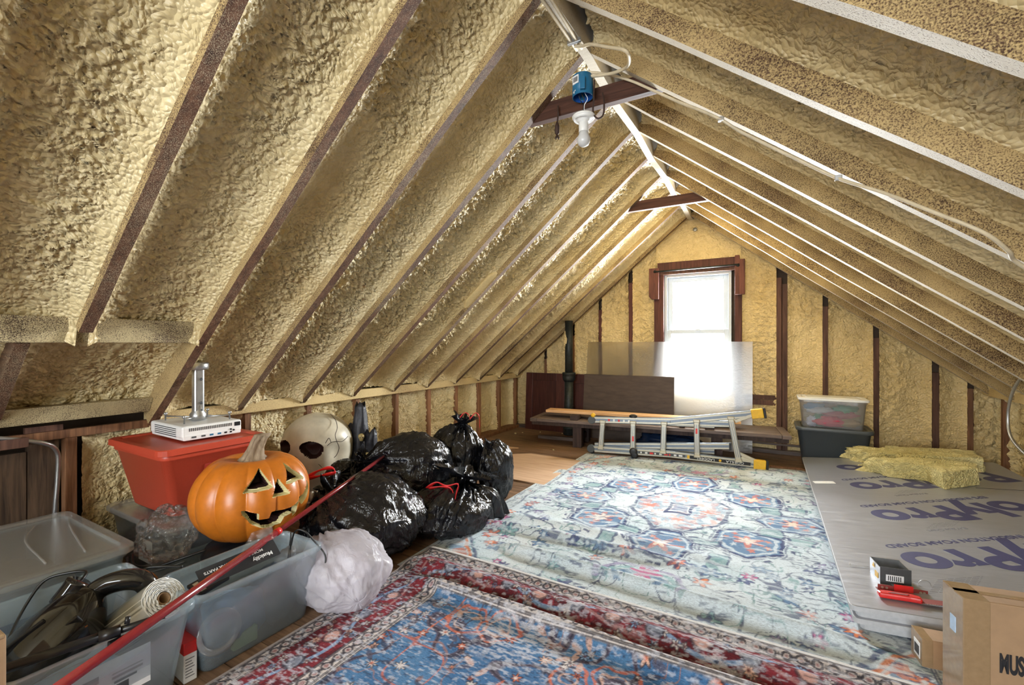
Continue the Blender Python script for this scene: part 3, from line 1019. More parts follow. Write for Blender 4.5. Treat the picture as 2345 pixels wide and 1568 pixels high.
hb = MB().hexa([(-2.045, 5.305, 0.001), (-0.960, 5.305, 0.001), (-0.960, 5.318, 0.001), (-2.045, 5.318, 0.001)], [(-2.035, 5.365, 0.778), (-0.957, 5.365, 0.778), (-0.957, 5.378, 0.778), (-2.035, 5.378, 0.778)]).build('hardboard_panel', M['hardboard'], None, bev=.002)
tag(hb, 'plain brown hardboard panel leaning in front of the frosted sheet', 'board')

dr = thing('panelled_door', 'dark red stained panelled door leaning at the left of the end wall', 'door', (-2.45, 5.44, 0.0))
dr.rotation_euler = (R(-3), 0, 0)
for nm, x0, x1, z0, z1 in (('stile', -0.47, -0.37, 0, .765), ('stile', -0.02, 0.10, 0, .765), ('stile', 0.37, 0.47, 0, .765), ('rail', -0.37, -0.02, 0.0, 0.12), ('rail', -0.37, -0.02, 0.665, .765), ('rail', 0.10, 0.37, 0, 0.12), ('rail', 0.10, 0.37, 0.645, .765)):
    plate_box(nm, x0, x1, 0, 0.035, z0 + .001, z1, M['door_red'], dr)
for x0, x1, z1 in ((-0.37, -0.02, 0.665), (0.10, 0.37, 0.645)):
    plate_box('inset_panel', x0 - .005, x1 + .005, 0.014, 0.024, 0.115, z1 + .005, M['door_red'], dr)

# soil pipe with its hub and foot
pp = thing('soil_pipe', 'black cast iron soil pipe rising in front of the leaning door', 'pipe', (-2.235, 5.345, 0.0))
MB().lathe([(.056, 0.06), (.056, .70)], 20).build('lower_pipe', M['iron'], pp, True)
MB().lathe([(.050, .76), (.050, 1.45)], 20).build('upper_pipe', M['iron'], pp, True)
MB().lathe([(.058, .675), (.078, .70), (.082, .735), (.082, .765), (.086, .768), (.086, .788), (.070, .795), (.050, .795)], 20).build('hub', M['iron'], pp, True)
MB().lathe([(.066, 0.0), (.072, .010), (.072, .075), (.078, .082), (.078, .100), (.056, .108)], 20).build('foot', M['iron'], pp, True)
crumple('foam_patch', (-0.03, -0.005, 1.22), (0.034, 0.050, 0.13), 61, M['foam_gable'], pp, 0.25)

# ------------------------------------------------------------------ low slatted bench with a pine board on it
bn = thing('slatted_bench', 'long low grey brown slatted bench against the end wall', 'bench', (-2.421, 4.63, 0.0), R(6.5))
L_, D_ = 2.60, 0.50
for nm, x in (('end_board', 0.0), ('end_board', L_ - 0.075)):
    plate_box(nm, x, x + 0.075, 0, D_, 0.262, 0.300, M['bench'], bn)
for i in range(4):
    y0 = 0.004 + i * 0.124
    plate_box('slat', 0.078, L_ - 0.078, y0, y0 + 0.118, 0.266, 0.298, M['bench'], bn)
plate_box('apron', 0.02, L_ - 0.02, 0.012, 0.040, 0.225, 0.2655, M['bench_dark'], bn)
for x in (0.50, 1.92):
    for y0 in (0.03, 0.36):
        plate_box('leg', x, x + 0.10, y0, y0 + 0.10, 0.0, 0.262, M['bench_dark'], bn)
    plate_box('stretcher', x + .02, x + 0.08, 0.13, 0.36, 0.06, 0.13, M['bench_dark'], bn)
for x, w_ in ((0.47, 0.085), (1.62, 0.05), (1.86, 0.085)):
    plate_box('cleat', x, x + w_, 0.03, 0.17, 0.299, 0.352, M['bench_dark'], bn)
plate_box('floor_rail', -0.02, 0.46, 0.32, 0.38, 0.001, 0.040, M['bench'], bn)

pb = MB().box(0.0, 2.05, 0.0, 0.175, 0.353, 0.382).build('pine_board', M['pine'], None, bev=.002)
pb.location = (-2.300, 4.80, 0.0)
pb.rotation_euler = (0, 0, R(6.5))
tag(pb, 'long pale pine board lying on the slatted bench', 'board')

nb = crumple('navy_bag', (-0.93, 5.00, 0.10), (0.36, 0.15, 0.125), 77, M['navy_cloth'], None, 0.22, 60, 30, 2.6, -0.098)
tag(nb, 'shiny navy bag stuffed under the slatted bench', 'bag')

# ------------------------------------------------------------------ multi-position ladder lying on its side
ld = thing('folding_ladder', 'folded aluminium ladder on its side with yellow end caps', 'ladder', (-1.655, 4.50, 0.0), R(8.1))
up_pts = [(0.02, 0, .365), (0.80, 0, .395), (1.56, 0, .515)]
lo_pts = [(0.0, 0, .062), (0.80, 0, .075), (1.58, 0, .048)]
def rail(name, pts, y, w, h, mat, parent):
    b = MB()
    for a, c in zip(pts[:-1], pts[1:]):
        a, c = Vector(a), Vector(c)
        a.y = c.y = y
        b.bar(a, c + (c - a).normalized() * .004, w, h)
    o = b.build(name, mat, parent, bev=.004)
    g = MB()
    for a, c in zip(pts[:-1], pts[1:]):
        a, c = Vector(a), Vector(c)
        a.y = c.y = y - w / 2 - .0015
        for dz in (-h * .30, h * .30):
            g.bar(a + Vector((0, 0, dz)), c + Vector((0, 0, dz)), .004, h * .22)
    g.build('rail_lip', M['alu'], o)
    return o
ru = rail('flared_rail', up_pts, 0.0, .030, .066, M['alu_blue'], ld)
rl = rail('flared_rail', lo_pts, 0.0, .030, .066, M['alu_blue'], ld)
rail('inner_rail', [(0.05, 0, .355), (1.33, 0, .395)], 0.055, .028, .062, M['alu_blue'], ld)
rail('inner_rail', [(0.05, 0, .085), (1.33, 0, .185)], 0.055, .028, .062, M['alu_blue'], ld)
rail('inner_rail', [(0.10, 0, .350), (1.20, 0, .365)], 0.115, .026, .055, M['alu_blue'], ld)
rail('inner_rail', [(0.10, 0, .075), (1.20, 0, .110)], 0.115, .026, .055, M['alu_blue'], ld)
for z in (.395, .185):
    plate_box('inner_cap', 1.325, 1.345, 0.030, 0.080, z - .036, z + .034, M['black'], ld)
def at_x(pts, x):
    for a, c in zip(pts[:-1], pts[1:]):
        if x <= c[0] or c is pts[-1]:
            t = (x - a[0]) / (c[0] - a[0])
            return a[2] + (c[2] - a[2]) * t
rx = [(.145, .125), (.45, .445), (.745, .735), (1.04, 1.045), (1.335, 1.40)]
for i, (xu, xo) in enumerate(rx):
    zu, zo = at_x(up_pts, xu) - .02, at_x(lo_pts, xo) + .02
    r_ = MB()
    r_.bar((xo, -.012, zo), (xu, -.012, zu), .050, .042, up=(0, 1, 0))
    ro = r_.build('rung', M['alu'], ld, bev=.006)
    g = MB()
    for dx in (-.016, 0, .016):
        g.bar((xo + dx, -.034, zo + .03), (xu + dx, -.034, zu - .03), .005, .004, up=(0, 1, 0))
    g.build('tread_rib', M['alu_blue'], ro)
    for (x_, z_) in ((xu, zu + .004), (xo, zo - .004)):
        MB().box(x_ - .030, x_ + .030, -.040, .004, z_ - .014, z_ + .014).build('rung_collar', M['alu'], ro, bev=.006)
    if i in (1, 3):
        zc = zo + (zu - zo) * (.42 if i == 1 else .72)
        MB().box(xu - .008, xu + .008, -.0375, -.035, zc - .025, zc + .025).build('rung_sticker', M['red_strap'], ro)
for s_, (p, q) in enumerate((((1.37, -.005, .43), (1.52, -.005, .50)), ((1.42, -.005, .10), (1.56, -.005, .055)))):
    MB().bar(p, q, .022, .030).build('brace', M['alu'], ld, bev=.004)
MB().bar((1.40, .0, .14), (1.55, .0, .075), .022, .030).build('brace', M['alu'], ld, bev=.004)
for pts in (up_pts, lo_pts):
    e = Vector(pts[-1])
    d_ = (Vector(pts[-1]) - Vector(pts[-2])).normalized()
    fc = MB().bar(e - d_ * .055, e + d_ * .045, .052, .084).build('foot_cap', M['yellow'], ld, bev=.006)
    MB().bar(e + d_ * .045, e + d_ * .066, .056, .092).build('foot_pad', M['black'], fc, bev=.005)
MB().lathe([(0, -.022), (.040, -.022), (.040, .022), (0, .022)], 20, c=(0, 0, 0), M=Matrix.Translation((.03, 0, .362)) @ Matrix.Rotation(R(90), 4, 'X')).build('hinge', M['dark_gray'], ld, bev=.004)
hg = MB().lathe([(0, -.022), (.040, -.022), (.040, .022), (0, .022)], 20, M=Matrix.Translation((.02, 0, .064)) @ Matrix.Rotation(R(90), 4, 'X')).build('hinge', M['dark_gray'], ld, bev=.004)
MB().lathe([(0, -.03), (.026, -.03), (.026, .0), (0, .0)], 14, M=Matrix.Translation((.035, -.02, .040)) @ Matrix.Rotation(R(90), 4, 'X')).build('lock_knob', M['black'], hg, True)
MB().lathe([(0, -.034), (.017, -.034), (.017, -.03), (0, -.03)], 14, M=Matrix.Translation((.035, -.02, .040)) @ Matrix.Rotation(R(90), 4, 'X')).build('lock_ring', M['yellow'], hg, True)
for dx in (.03,):
    MB().lathe([(0, -.012), (.022, -.012), (.022, .014), (0, .014)], 14, M=Matrix.Translation((.045, -.01, .413)) @ Matrix.Rotation(R(90), 4, 'X')).build('lock_knob', M['yellow'], ld, True)
for zc, rr in ((.078, .038), (.042, .034)):
    w_ = MB().lathe([(.008, -.014), (rr * .55, -.016), (rr, -.012), (rr, .012), (rr * .55, .014), (.008, .014)], 20, M=Matrix.Translation((.455 + (.078 - zc) * .3, -.045, zc)) @ Matrix.Rotation(R(90), 4, 'X')).build('wheel', M['black'], ld, True)
MB().lathe([(0, -.01), (.040, -.01), (.040, .008), (0, .008)], 18, M=Matrix.Translation((.45, -.01, .425)) @ Matrix.Scale(.5, 4, (0, 0, 1)) @ Matrix.Rotation(R(90), 4, 'X')).build('wheel', M['black'], ld, True)
dl = Vector(lo_pts[2]) - Vector(lo_pts[1])
tilt = math.atan2(dl.z, dl.x)
lb = MB().bar((0.98, -.0185, .0655), (1.50, -.0185, .0478), .002, .030).build('brand_strip', M['ink'], ld)
MB().bar((0.955, -.0185, .0665), (0.978, -.0185, .0656), .002, .032).build('brand_end', M['yellow'], ld)
txt_rot = Matrix.Rotation(tilt, 4, 'Y').inverted() @ Matrix.Rotation(R(90), 4, 'X') @ Matrix.Rotation(PI, 4, 'Z')
text_obj('brand_text', 'GORILLA', 0.030, M['paper'], lb, (1.37, -.0205, .0523), txt_rot, xs=1.25)
text_obj('brand_text', 'LADDERS', 0.030, M['paper'], lb, (1.12, -.0205, .0608), txt_rot, xs=1.25)
MB().lathe([(0, 0), (.012, 0), (.012, .001), (0, .001)], 12, M=Matrix.Translation((1.245, -.0200, .0567)) @ Matrix.Rotation(R(90), 4, 'X')).build('brand_emblem', M['yellow'], lb)
MB().bar((0.50, -.0185, .0705), (0.94, -.0185, .0700), .002, .026).build('warning_strip', M['dark_gray'], ld)
for i in range(9):
    x = .52 + i * .045
    MB().box(x, x + .014 + .01 * (i % 3), -.0205, -.0190, .062, .078).build('warning_mark', M['red_strap' if i in (2, 5, 6) else 'paper'], ld)
for i in range(5):
    x = .20 + i * .05
    MB().box(x, x + .018, -.0190, -.0160, .362, .384).build('warning_mark', M['red_strap' if i in (0, 2) else 'paper'], ld)

# ------------------------------------------------------------------ totes at the end wall
gt = thing('grey_tote', 'dark grey plastic tote standing on the floor by the end wall', 'tote', (0.495, 5.235, 0.0))
bin_body('body', 0.555, 0.36, 0.375, M['gray_tote'], gt, taper=0.04, r=.05, rim=.02, rimh=.035)
bin_lid('lid', 0.540, 0.345, 0.372, M['gray_tote'], gt, th=.012, rise=.0)
ct = thing('clear_tote', 'clear plastic tote with white lid stacked on the dark grey tote', 'tote', (0.485, 5.185, 0.372))
bin_body('body', 0.500, 0.29, 0.262, M['tote_clear'], ct, taper=0.020, r=.035, rim=.008)
bin_lid('lid', 0.510, 0.31, 0.280, M['white_plastic'], ct, th=.022)
for nm, loc, r_, mat, lab in (
    ('red_cloth', (0.47, 5.10, .435), (.13, .045, .045), plain('red_cloth', (.62, .03, .09), .6), 'crumpled bright red cloth inside the clear tote'),
    ('green_bag', (0.385, 5.13, .44), (.055, .045, .055), plain('green_film', (.03, .22, .12), .4), 'dark green crumpled bag inside the clear tote'),
    ('white_paper_ball', (0.335, 5.13, .425), (.05, .045, .045), plain('lilac_paper', (.66, .66, .80), .6), 'crumpled lilac white paper in the corner of the clear tote'),
    ('brown_paper', (0.61, 5.11, .43), (.085, .04, .035), plain('kraft_paper', (.40, .26, .13), .7), 'crumpled brown paper at the right inside the clear tote'),
    ('white_bag', (0.42, 5.16, .525), (.12, .06, .030), M['paper'], 'flattened white bag on top inside the clear tote'),
    ('blue_bag', (0.345, 5.20, .555), (.085, .05, .035), plain('blue_film', (.20, .36, .55), .4), 'pale blue bag under the lid of the clear tote'),
    ('teal_bag', (0.585, 5.17, .545), (.10, .06, .04), plain('teal_film', (.10, .38, .26), .4), 'teal green bag at the upper right of the clear tote'),
    ('pink_paper', (0.55, 5.13, .495), (.13, .05, .032), plain('pink_paper', (.52, .14, .18), .6), 'dull pink crumpled paper in the middle of the clear tote')):
    o_ = crumple(nm, loc, r_, len(nm) * 3, mat, None, 0.4, 36, 20, 3.4)
    tag(o_, lab, nm.split('_')[-1] if nm != 'white_paper_ball' else 'paper', 'things in the clear tote')

# plywood pieces on the floor
ply = MB().prism([(-2.90, 3.33), (-1.60, 3.31), (-1.62, 4.17), (-2.18, 4.19), (-2.36, 4.05), (-2.90, 4.06)], 0.0005, 0.012).build('plywood_sheet', M['plywood'], None, bev=.001)
tag(ply, 'pale plywood sheet lying on the floor beside the white rug', 'plywood')
ply2 = MB().prism([(-2.95, 4.22), (-2.55, 4.24), (-2.42, 4.36), (-2.95, 4.34)], 0.0005, 0.010).build('plywood_offcut', M['plywood'], None, bev=.001)
tag(ply2, 'small pointed plywood offcut lying beyond the plywood sheet', 'plywood')
# floor trim strip past the ladder
tr_ = MB().box(-0.03, 0.62, 0, 0.035, 0.0005, 0.014).build('wood_strip', M['stud'], None, bev=.002)
tr_.location = (0.02, 4.86, 0)
tr_.rotation_euler = (0, 0, R(6))
tag(tr_, 'thin reddish wooden strip on the floor beside the ladder', 'wood strip')
# crumbs of foam on the floor
for i, (x, y_, r_) in enumerate(((-2.85, 5.05, .014), (-2.80, 5.15, .010), (-2.62, 5.30, .008), (-2.05, 4.47, .011), (-2.33, 5.35, .009))):
    c_ = crumple('foam_crumb', (x, y_, r_ * .55), (r_, r_ * .8, r_ * .6), 90 + i, M['foam_loose'], None, .3, 12, 8)
    tag(c_, 'tiny pale foam crumb on the dark floor boards near the slatted bench', 'foam crumb', 'foam crumbs on the floor')
# ------------------------------------------------------------------ stack of foil-faced foam boards, right
BX0, BX1, BYN, BYF = 0.275, 1.575, 2.265, 5.02
def board_z(x):
    return 0.088 * (x - BX0)
tilt_b = math.atan(0.088)
labels_b = ['lowest foil faced foam board of the stack on the rug', 'second lowest foil faced foam board of the stack', 'third foil faced foam board from the floor in the stack', 'topmost silver foam board printed with big navy lettering']
boards = []
offs = [(0.035, 0.012, 0.06), (0.012, 0.000, 0.045), (0.022, 0.014, 0.02), (0.0, 0.0, 0.0)]
for i in range(4):
    t = thing('foam_board', labels_b[i], 'foam board', (BX0 + offs[i][0], BYN + offs[i][1], 0.003 + i * 0.0235), R(0.4 * (i % 2)), 'stacked foam boards')
    t.rotation_euler = (0, -tilt_b, R(-0.5 + 0.35 * i))
    w_, l_ = 1.30, BYF - BYN + offs[i][2]
    r1 = [Vector(p) for p in rrect(0, w_, 0, l_, 0.025, 0.0, 4)]
    def lift(ring, z, e=0.0):
        out = []
        for p in ring:
            q = Vector((p.x + (e if p.x < w_ / 2 else -e), p.y + (e if p.y < l_ / 2 else -e), z))
            out.append(q)
        return out
    MB().loft([lift(r1, 0.001), lift(r1, 0.0215)]).build('core', M['eps'], t)
    MB().loft([lift(r1, 0.0215, .001), lift(r1, 0.0232, .003)]).build('foil_face', M['foil'], t)
    boards.append(t)
top = boards[-1]
ZT = 0.0236
tr = R(209)                      # diagonal print, read from the far side
def board_text(body, x, y, size, mat, bold=0.0, xs=1.0, name='print'):
    return text_obj(name, body, size, mat, top, (x - BX0, y - BYN, ZT), tr, bold, xs)
rows = [(1.04, 3.02), (1.03, 3.67), (1.01, 4.31), (0.99, 4.86)]
for j, (x, y_) in enumerate(rows):
    board_text('PolyPro', x, y_, 0.335, M['navy_ink'], 0.012, 1.0)
    if y_ + .2 < BYF - .05:
        board_text('EPS INSULATION FOAM BOARD', x - 0.175, y_ + 0.125, 0.056, M['navy_ink'], 0.0012)
    if y_ + .35 < BYF:
        board_text('R-Value Chart', x - 0.20, y_ + 0.275, 0.036, M['gray_ink'], 0.0006)
        for q in range(5):
            board_text('. : ... ........ ..... : ....', x - 0.22 + .012 * q, y_ + .30 + .022 * q, 0.022, M['gray_ink'])
for q in range(9):
    board_text('.. ....... .... ........... ...... .........', 0.72 - .008 * q, 2.66 - .018 * q, 0.020, M['gray_ink'])
stk = MB().box(0, .135, 0, .060, 0, .0008).build('sticker', M['paper'], top)
stk.location = (0.305 - BX0, 4.10 - BYN, ZT)
stk.rotation_euler = (0, 0, R(12))
MB().tube([(0.62 - BX0 + .6, 4.20 - BYN, ZT), (0.74 - BX0 + .75, 4.19 - BYN, ZT), (0.95 - BX0 + .8, 4.24 - BYN, ZT)], .002, 5).build('slit', M['ink'], top)

def on_boards(x, y):
    return 0.003 + 3 * 0.0235 + ZT + board_z(x) + 0.0015

def wool_chunk(name, label, outline, zt, seed, loc):
    """torn batt: outline extruded, ragged where torn"""
    n = 96
    P2 = []
    pts = outline + [outline[0]]
    seglen = [math.dist(pts[i], pts[i + 1]) for i in range(len(pts) - 1)]
    tot = sum(seglen)
    for k in range(n):
        s_ = tot * k / n
        i = 0
        while s_ > seglen[i]:
            s_ -= seglen[i]
            i += 1
        t = s_ / seglen[i]
        P2.append((pts[i][0] + (pts[i + 1][0] - pts[i][0]) * t, pts[i][1] + (pts[i + 1][1] - pts[i][1]) * t))
    cx, cy = sum(p[0] for p in P2) / n, sum(p[1] for p in P2) / n
    rings = []
    rag = np.array([1.0 if p[2] else 0.25 for p in [(0, 0, 1)] * n])
    levels = [(0.0, .93), (0.012, 1.0), (.3, 1.0), (.6, 1.0), (.85, 1.0), (1.0, .985)]
    rr = random.Random(seed)
    for f_, sc in levels:
        ring = []
        for k, (x, y) in enumerate(P2):
            torn = 1.0 if x < cx - 0.05 else 0.2
            e = 1 + torn * 0.30 * float(fbm(k * .35, f_ * 3.0, 0, seed, 3)) + torn * rr.uniform(-.05, .05)
            z = zt * f_ + torn * 0.010 * float(vnoise(k * .3, f_ * 2, 0, seed + 4))
            ring.append(Vector((cx + (x - cx) * sc * e, cy + (y - cy) * sc * e, max(z, 0.0))))
        rings.append(ring)
    for sc in (.8, .55, .3, .08):
        ring = []
        for k, (x, y) in enumerate(P2):
            X, Y = cx + (x - cx) * sc, cy + (y - cy) * sc
            ring.append(Vector((X, Y, zt + 0.016 * float(fbm(X * 26, Y * 26, 0, seed, 3)))))
        rings.append(ring)
    o = MB().loft(rings).build(name, M['wool'], None, False)
    o.location = loc
    o.rotation_euler = (0, -tilt_b, 0)
    tag(o, label, 'insulation', 'torn mineral wool pieces on the foam boards')
    return o
wool_chunk('mineral_wool', 'long straight yellow mineral wool batt at the back of the foam boards', [(0.60, 5.02), (0.72, 4.82), (0.66, 4.72), (1.10, 4.70), (1.38, 4.66), (1.42, 4.98), (1.00, 5.06)], .105, 5, (0, 0, on_boards(0, 0) - 0.0))
wool_chunk('mineral_wool', 'shorter torn yellow mineral wool piece in front of the long batt', [(0.66, 4.55), (0.78, 4.40), (0.98, 4.32), (1.02, 4.12), (1.24, 4.28), (1.28, 4.46), (0.98, 4.60)], .115, 8, (0, 0, on_boards(0, 0)))

# metal outlet box with its mounting bar
mb_ = thing('electrical_box', 'steel electrical box with red bracket and warning stickers', 'electrical box', (0.455, 2.565, on_boards(0.37, 0) - .004), R(10))
b = MB()
b.box(-.055, -.052, -.05, .06, .004, .075).box(.052, .055, -.05, .06, .004, .075).box(-.055, .055, .057, .060, .004, .075).box(-.055, .055, -.05, .06, .002, .005)
b.build('shell', M['steel'], mb_)
MB().box(-.055, .055, -.052, -.049, .004, .080).build('front_plate', M['dark_gray'], mb_)
MB().box(-.035, .028, -.054, -.0522, .022, .050).build('barcode_label', M['paper'], mb_)
for q in range(7):
    MB().box(-.028 + q * .0072, -.025 + q * .0072, -.0548, -.0541, .026, .046).build('barcode_bar', M['ink'], mb_)
MB().prism([(-.012, 0), (.012, 0), (0, .02)], 0, .001, M=Matrix.Translation((-.0565, .015, .05)) @ Matrix.Rotation(R(90), 4, 'X') @ Matrix.Rotation(R(-90), 4, 'Y')).build('warning_triangle', M['yellow'], mb_)
MB().box(-.0568, -.0553, -.03, .0, .018, .042).build('warning_label', M['yellow'], mb_)
bk = MB()
bk.box(-.085, .085, -.115, -.112, .006, .030).box(-.085, .085, -.118, -.090, .004, .0065)
bk.build('bracket', M['rust'], mb_)
MB().box(-.03, .035, -.120, -.114, .012, .040).build('bracket_plate', M['red_handle'], mb_, bev=.001)
for x in (-.07, -.055, .06, .072):
    MB().lathe([(0, 0), (.005, 0), (.005, .002), (0, .002)], 10, M=Matrix.Translation((x, -.1155, .020)) @ Matrix.Rotation(R(90), 4, 'X')).build('rivet', M['alu'], mb_)
MB().box(-.02, .03, -.088, -.056, .010, .014).build('clamp', M['steel'], mb_)
MB().tube(spline([(.055, -.03, .03), (.085, -.035, .025)] + [(.105 + .022 * math.cos(a), -.038, .022 + .020 * math.sin(a)) for a in np.linspace(PI, -PI, 12)], 4), .0012, 5).build('wire_loop', M['steel'], mb_, True)
hk = MB().tube(spline([(.322, 2.66, on_boards(.32, 0) + .008), (.325, 2.645, on_boards(.325, 0) + .002), (.36, 2.650, on_boards(.36, 0) + .002), (.392, 2.655, on_boards(.39, 0) + .002)], 5), .0016, 6).build('wire_hook', M['steel'], None, True)
tag(hk, 'thin bent wire hook lying on the silver foam board', 'wire')

# hand saw
sw = thing('hand_saw', 'hand saw with red handle at the near edge of the foam boards', 'saw', (0.385, 2.352, on_boards(0.38, 0)), R(3))
sw.rotation_euler = (0, -tilt_b, R(3))
pr = [(0.0, .006), (.05, .003), (.10, .000), (.135, -.006), (.137, .022), (.11, .034), (.06, .040), (.02, .042), (-.004, .034)]
MB().prism(pr, 0.002, 0.024).build('handle', M['red_handle'], sw, bev=.007)
MB().prism([(.03, .012), (.09, .008), (.10, .018), (.05, .026)], 0.0245, 0.0260).build('grip_panel', M['rust'], sw, bev=.001)
bl = [(.13, -.012), (.42, .006), (.42, .03), (.13, .030)]
MB().prism(bl, .010, .0115).build('blade', M['rust'], sw)
teeth = MB()
for q in range(36):
    x = .135 + q * .0078
    y0 = -.012 + (x - .13) * .062
    teeth.prism([(x, y0), (x + .0075, y0 + .0005), (x + .0035, y0 - .005)], .0101, .0114)
teeth.build('teeth', M['steel'], sw)

# ------------------------------------------------------------------ cardboard boxes, right foreground
cb = thing('cardboard_box', 'tall narrow cardboard box lettered in black, right foreground', 'cardboard box', (0.478, 1.772, 0.0), R(10))
H_ = 0.42
MB().box(0, .52, 0, .105, .0, H_).build('carton', M['cardboard'], cb, bev=.004)
MB().box(-.0012, .06, -.0012, .1062, 0.0, H_ + .0012).build('end_tape', M['tape'], cb, bev=.002)
MB().box(-.0012, .52, .045, .062, H_, H_ + .0012).build('seam_tape', M['tape'], cb)
MB().box(-.003, -.0012, .035, .062, .300, .345).build('label', plain('blue_label', (.42, .55, .72), .5), cb)
text_obj('box_text', 'MUSIC', 0.072, M['ink'], cb, (.078, -.0016, .252), Matrix.Rotation(R(90), 4, 'X'), .003, .38, 'LEFT')
cs = thing('cardboard_box', 'small plain cardboard box on the rug behind the tall box', 'cardboard box', (0.462, 2.108, 0.008), R(8))
MB().box(0, .125, 0, .085, 0, .100).build('carton', M['cardboard'], cs, bev=.003)
MB().box(-.001, .03, -.001, .086, .0005, .101).build('end_tape', M['tape'], cs, bev=.001)
MB().box(-.0022, -.001, .015, .06, .02, .075).build('printed_label', M['paper'], cs)
for q in range(6):
    MB().box(-.003, -.0022, .020 + q * .006, .023 + q * .006, .03, .062).build('label_bar', M['ink'], cs)
# ------------------------------------------------------------------ rubbish bags
def bag(name, label, c, r, neck_az, neck_el, seed, mat, group, nu=110, nv=64, pleat=0.16, wr=0.05, floor=0.0, neck_len=0.06, tie=True, frill=0.07):
    t = thing(name, label, 'bag', (c[0], c[1], floor), 0, group)
    A, T, D = sphere_dirs(nu, nv)
    # pole of the sphere = neck direction
    ax = Vector((math.cos(R(neck_el)) * math.cos(R(neck_az)), math.cos(R(neck_el)) * math.sin(R(neck_az)), math.sin(R(neck_el))))
    q = Vector((0, 0, 1)).rotation_difference(ax).to_matrix()
    Q = np.array(q)
    D2 = D @ Q.T
    ca, sa = np.cos(A), np.sin(A)
    tt = T / PI
    # pleats run out from the neck, fading over the belly
    pl = np.abs(vnoise(ca * 5 + seed, sa * 5, tt * 1.3, seed)) + 0.6 * np.abs(vnoise(ca * 10, sa * 10 + seed, tt * 2.2, seed + 1))
    fade = np.exp(-tt * 4.2) + (0.03 if pleat < .15 else 0.10)
    low = fbm(D2[..., 0] * 1.6, D2[..., 1] * 1.6, D2[..., 2] * 1.6 + seed, seed + 2, 2) * 0.22
    wx = fbm(D2[..., 0] * 2, D2[..., 1] * 2, D2[..., 2] * 2, seed + 5, 2)
    rid = 1 - np.abs(vnoise(D2[..., 0] * 4 + wx * 2.5, D2[..., 1] * 4 + wx * 2.5, D2[..., 2] * 2.6 + seed, seed + 6)) * 1.6
    rid2 = 1 - np.abs(vnoise(D2[..., 0] * 9 + wx * 4, D2[..., 1] * 9, D2[..., 2] * 6 + seed, seed + 8)) * 1.6
    f = 1 + low - pleat * pl * fade * 2 + wr * np.clip(rid, 0, 1) ** 3 + wr * 0.5 * np.clip(rid2, 0, 1) ** 3
    # pinch towards the neck
    pin = 1 - 0.55 * np.exp(-(tt / 0.10) ** 2)
    lat = D2 - (D2 @ np.array(ax))[..., None] * np.array(ax)
    D3 = (D2 - lat) + lat * pin[..., None]
    D3 = D3 + np.array(ax) * (0.18 * np.exp(-(tt / 0.07) ** 2))[..., None]
    P = D3 * f[..., None] * np.array(r)
    zc = c[2] - floor
    P[..., 2] += zc
    zmin = 0.004 + 0.006 * np.abs(vnoise(P[..., 0] * 20, P[..., 1] * 20, 0, seed))
    low_m = P[..., 2] < zmin
    # what sinks below the floor spreads outwards instead
    over = np.clip(zmin - P[..., 2], 0, 0.2)
    P[..., 0] *= 1 + over * 0.9
    P[..., 1] *= 1 + over * 0.9
    P[..., 2] = np.where(low_m, zmin, P[..., 2])
    blob('sack', P, mat, t)
    # gathered frill above the tie
    tip = Vector(P[0, 0]) * 0.0 + Vector(np.mean(P[:, 1, :], 0))
    if frill > 0:
        n = 48
        rings = []
        for k, (h, rr) in enumerate(((-.01, .022), (.012, .018), (.03, .032), (.055, frill * .8), (.075, frill))):
            ring = []
            for i in range(n):
                a = 2 * PI * i / n
                w = 1 + (0.15 + 0.09 * k) * math.sin(a * 7 + seed + k * .4) + 0.1 * k * math.sin(a * 3 + seed)
                loc = q @ Vector((rr * w * math.cos(a), rr * w * math.sin(a), 0))
                ring.append(tip + ax * (h * (1 + .25 * math.sin(a * 5 + seed))) + loc)
            rings.append(ring)
        MB().loft(rings, cap0=False, cap1=False).build('gathered_neck', mat, t, True)
    return t, tip, ax

GB = 'black rubbish bags piled by the knee wall'
bA, tA, _ = bag('black_bag', 'fat black rubbish bag nearest the white bag, red pole across it', (-1.925, 1.765, 0.205), (0.290, 0.285, 0.225), 200, 35, 3, M['black_bag'], GB)
bB, tB, _ = bag('black_bag', 'wide black rubbish bag in the middle of the heap', (-2.130, 2.330, 0.290), (0.270, 0.330, 0.255), 235, 20, 11, M['black_bag'], GB)
bC, tC, _ = bag('black_bag', 'upright black rubbish bag with red drawstring tied on top', (-2.060, 2.760, 0.285), (0.205, 0.215, 0.290), 20, 78, 17, M['black_bag'], GB)
bD, tD, _ = bag('black_bag', 'rightmost black rubbish bag beside the plywood sheet', (-1.770, 2.840, 0.205), (0.125, 0.165, 0.235), 200, 60, 23, M['black_bag'], GB, frill=0)
bE, tE, _ = bag('black_bag', 'loose open black bag with red drawstring, front right of the heap', (-1.740, 2.290, 0.125), (0.220, 0.330, 0.175), 60, 72, 29, M['black_bag'], GB, pleat=.22, frill=.15)
bG, tG, _ = bag('black_bag', 'small knotted black bag below the skull log ornament', (-2.420, 2.020, 0.300), (0.105, 0.120, 0.100), 300, 20, 35, M['black_bag'], GB, 70, 40, floor=0.2, frill=0)
bH, tH, _ = bag('black_bag', 'small dark bag tucked between the pumpkin and the fat bag', (-2.160, 1.640, 0.130), (0.120, 0.120, 0.150), 300, 60, 41, M['black_bag'], GB, 70, 40, frill=0)

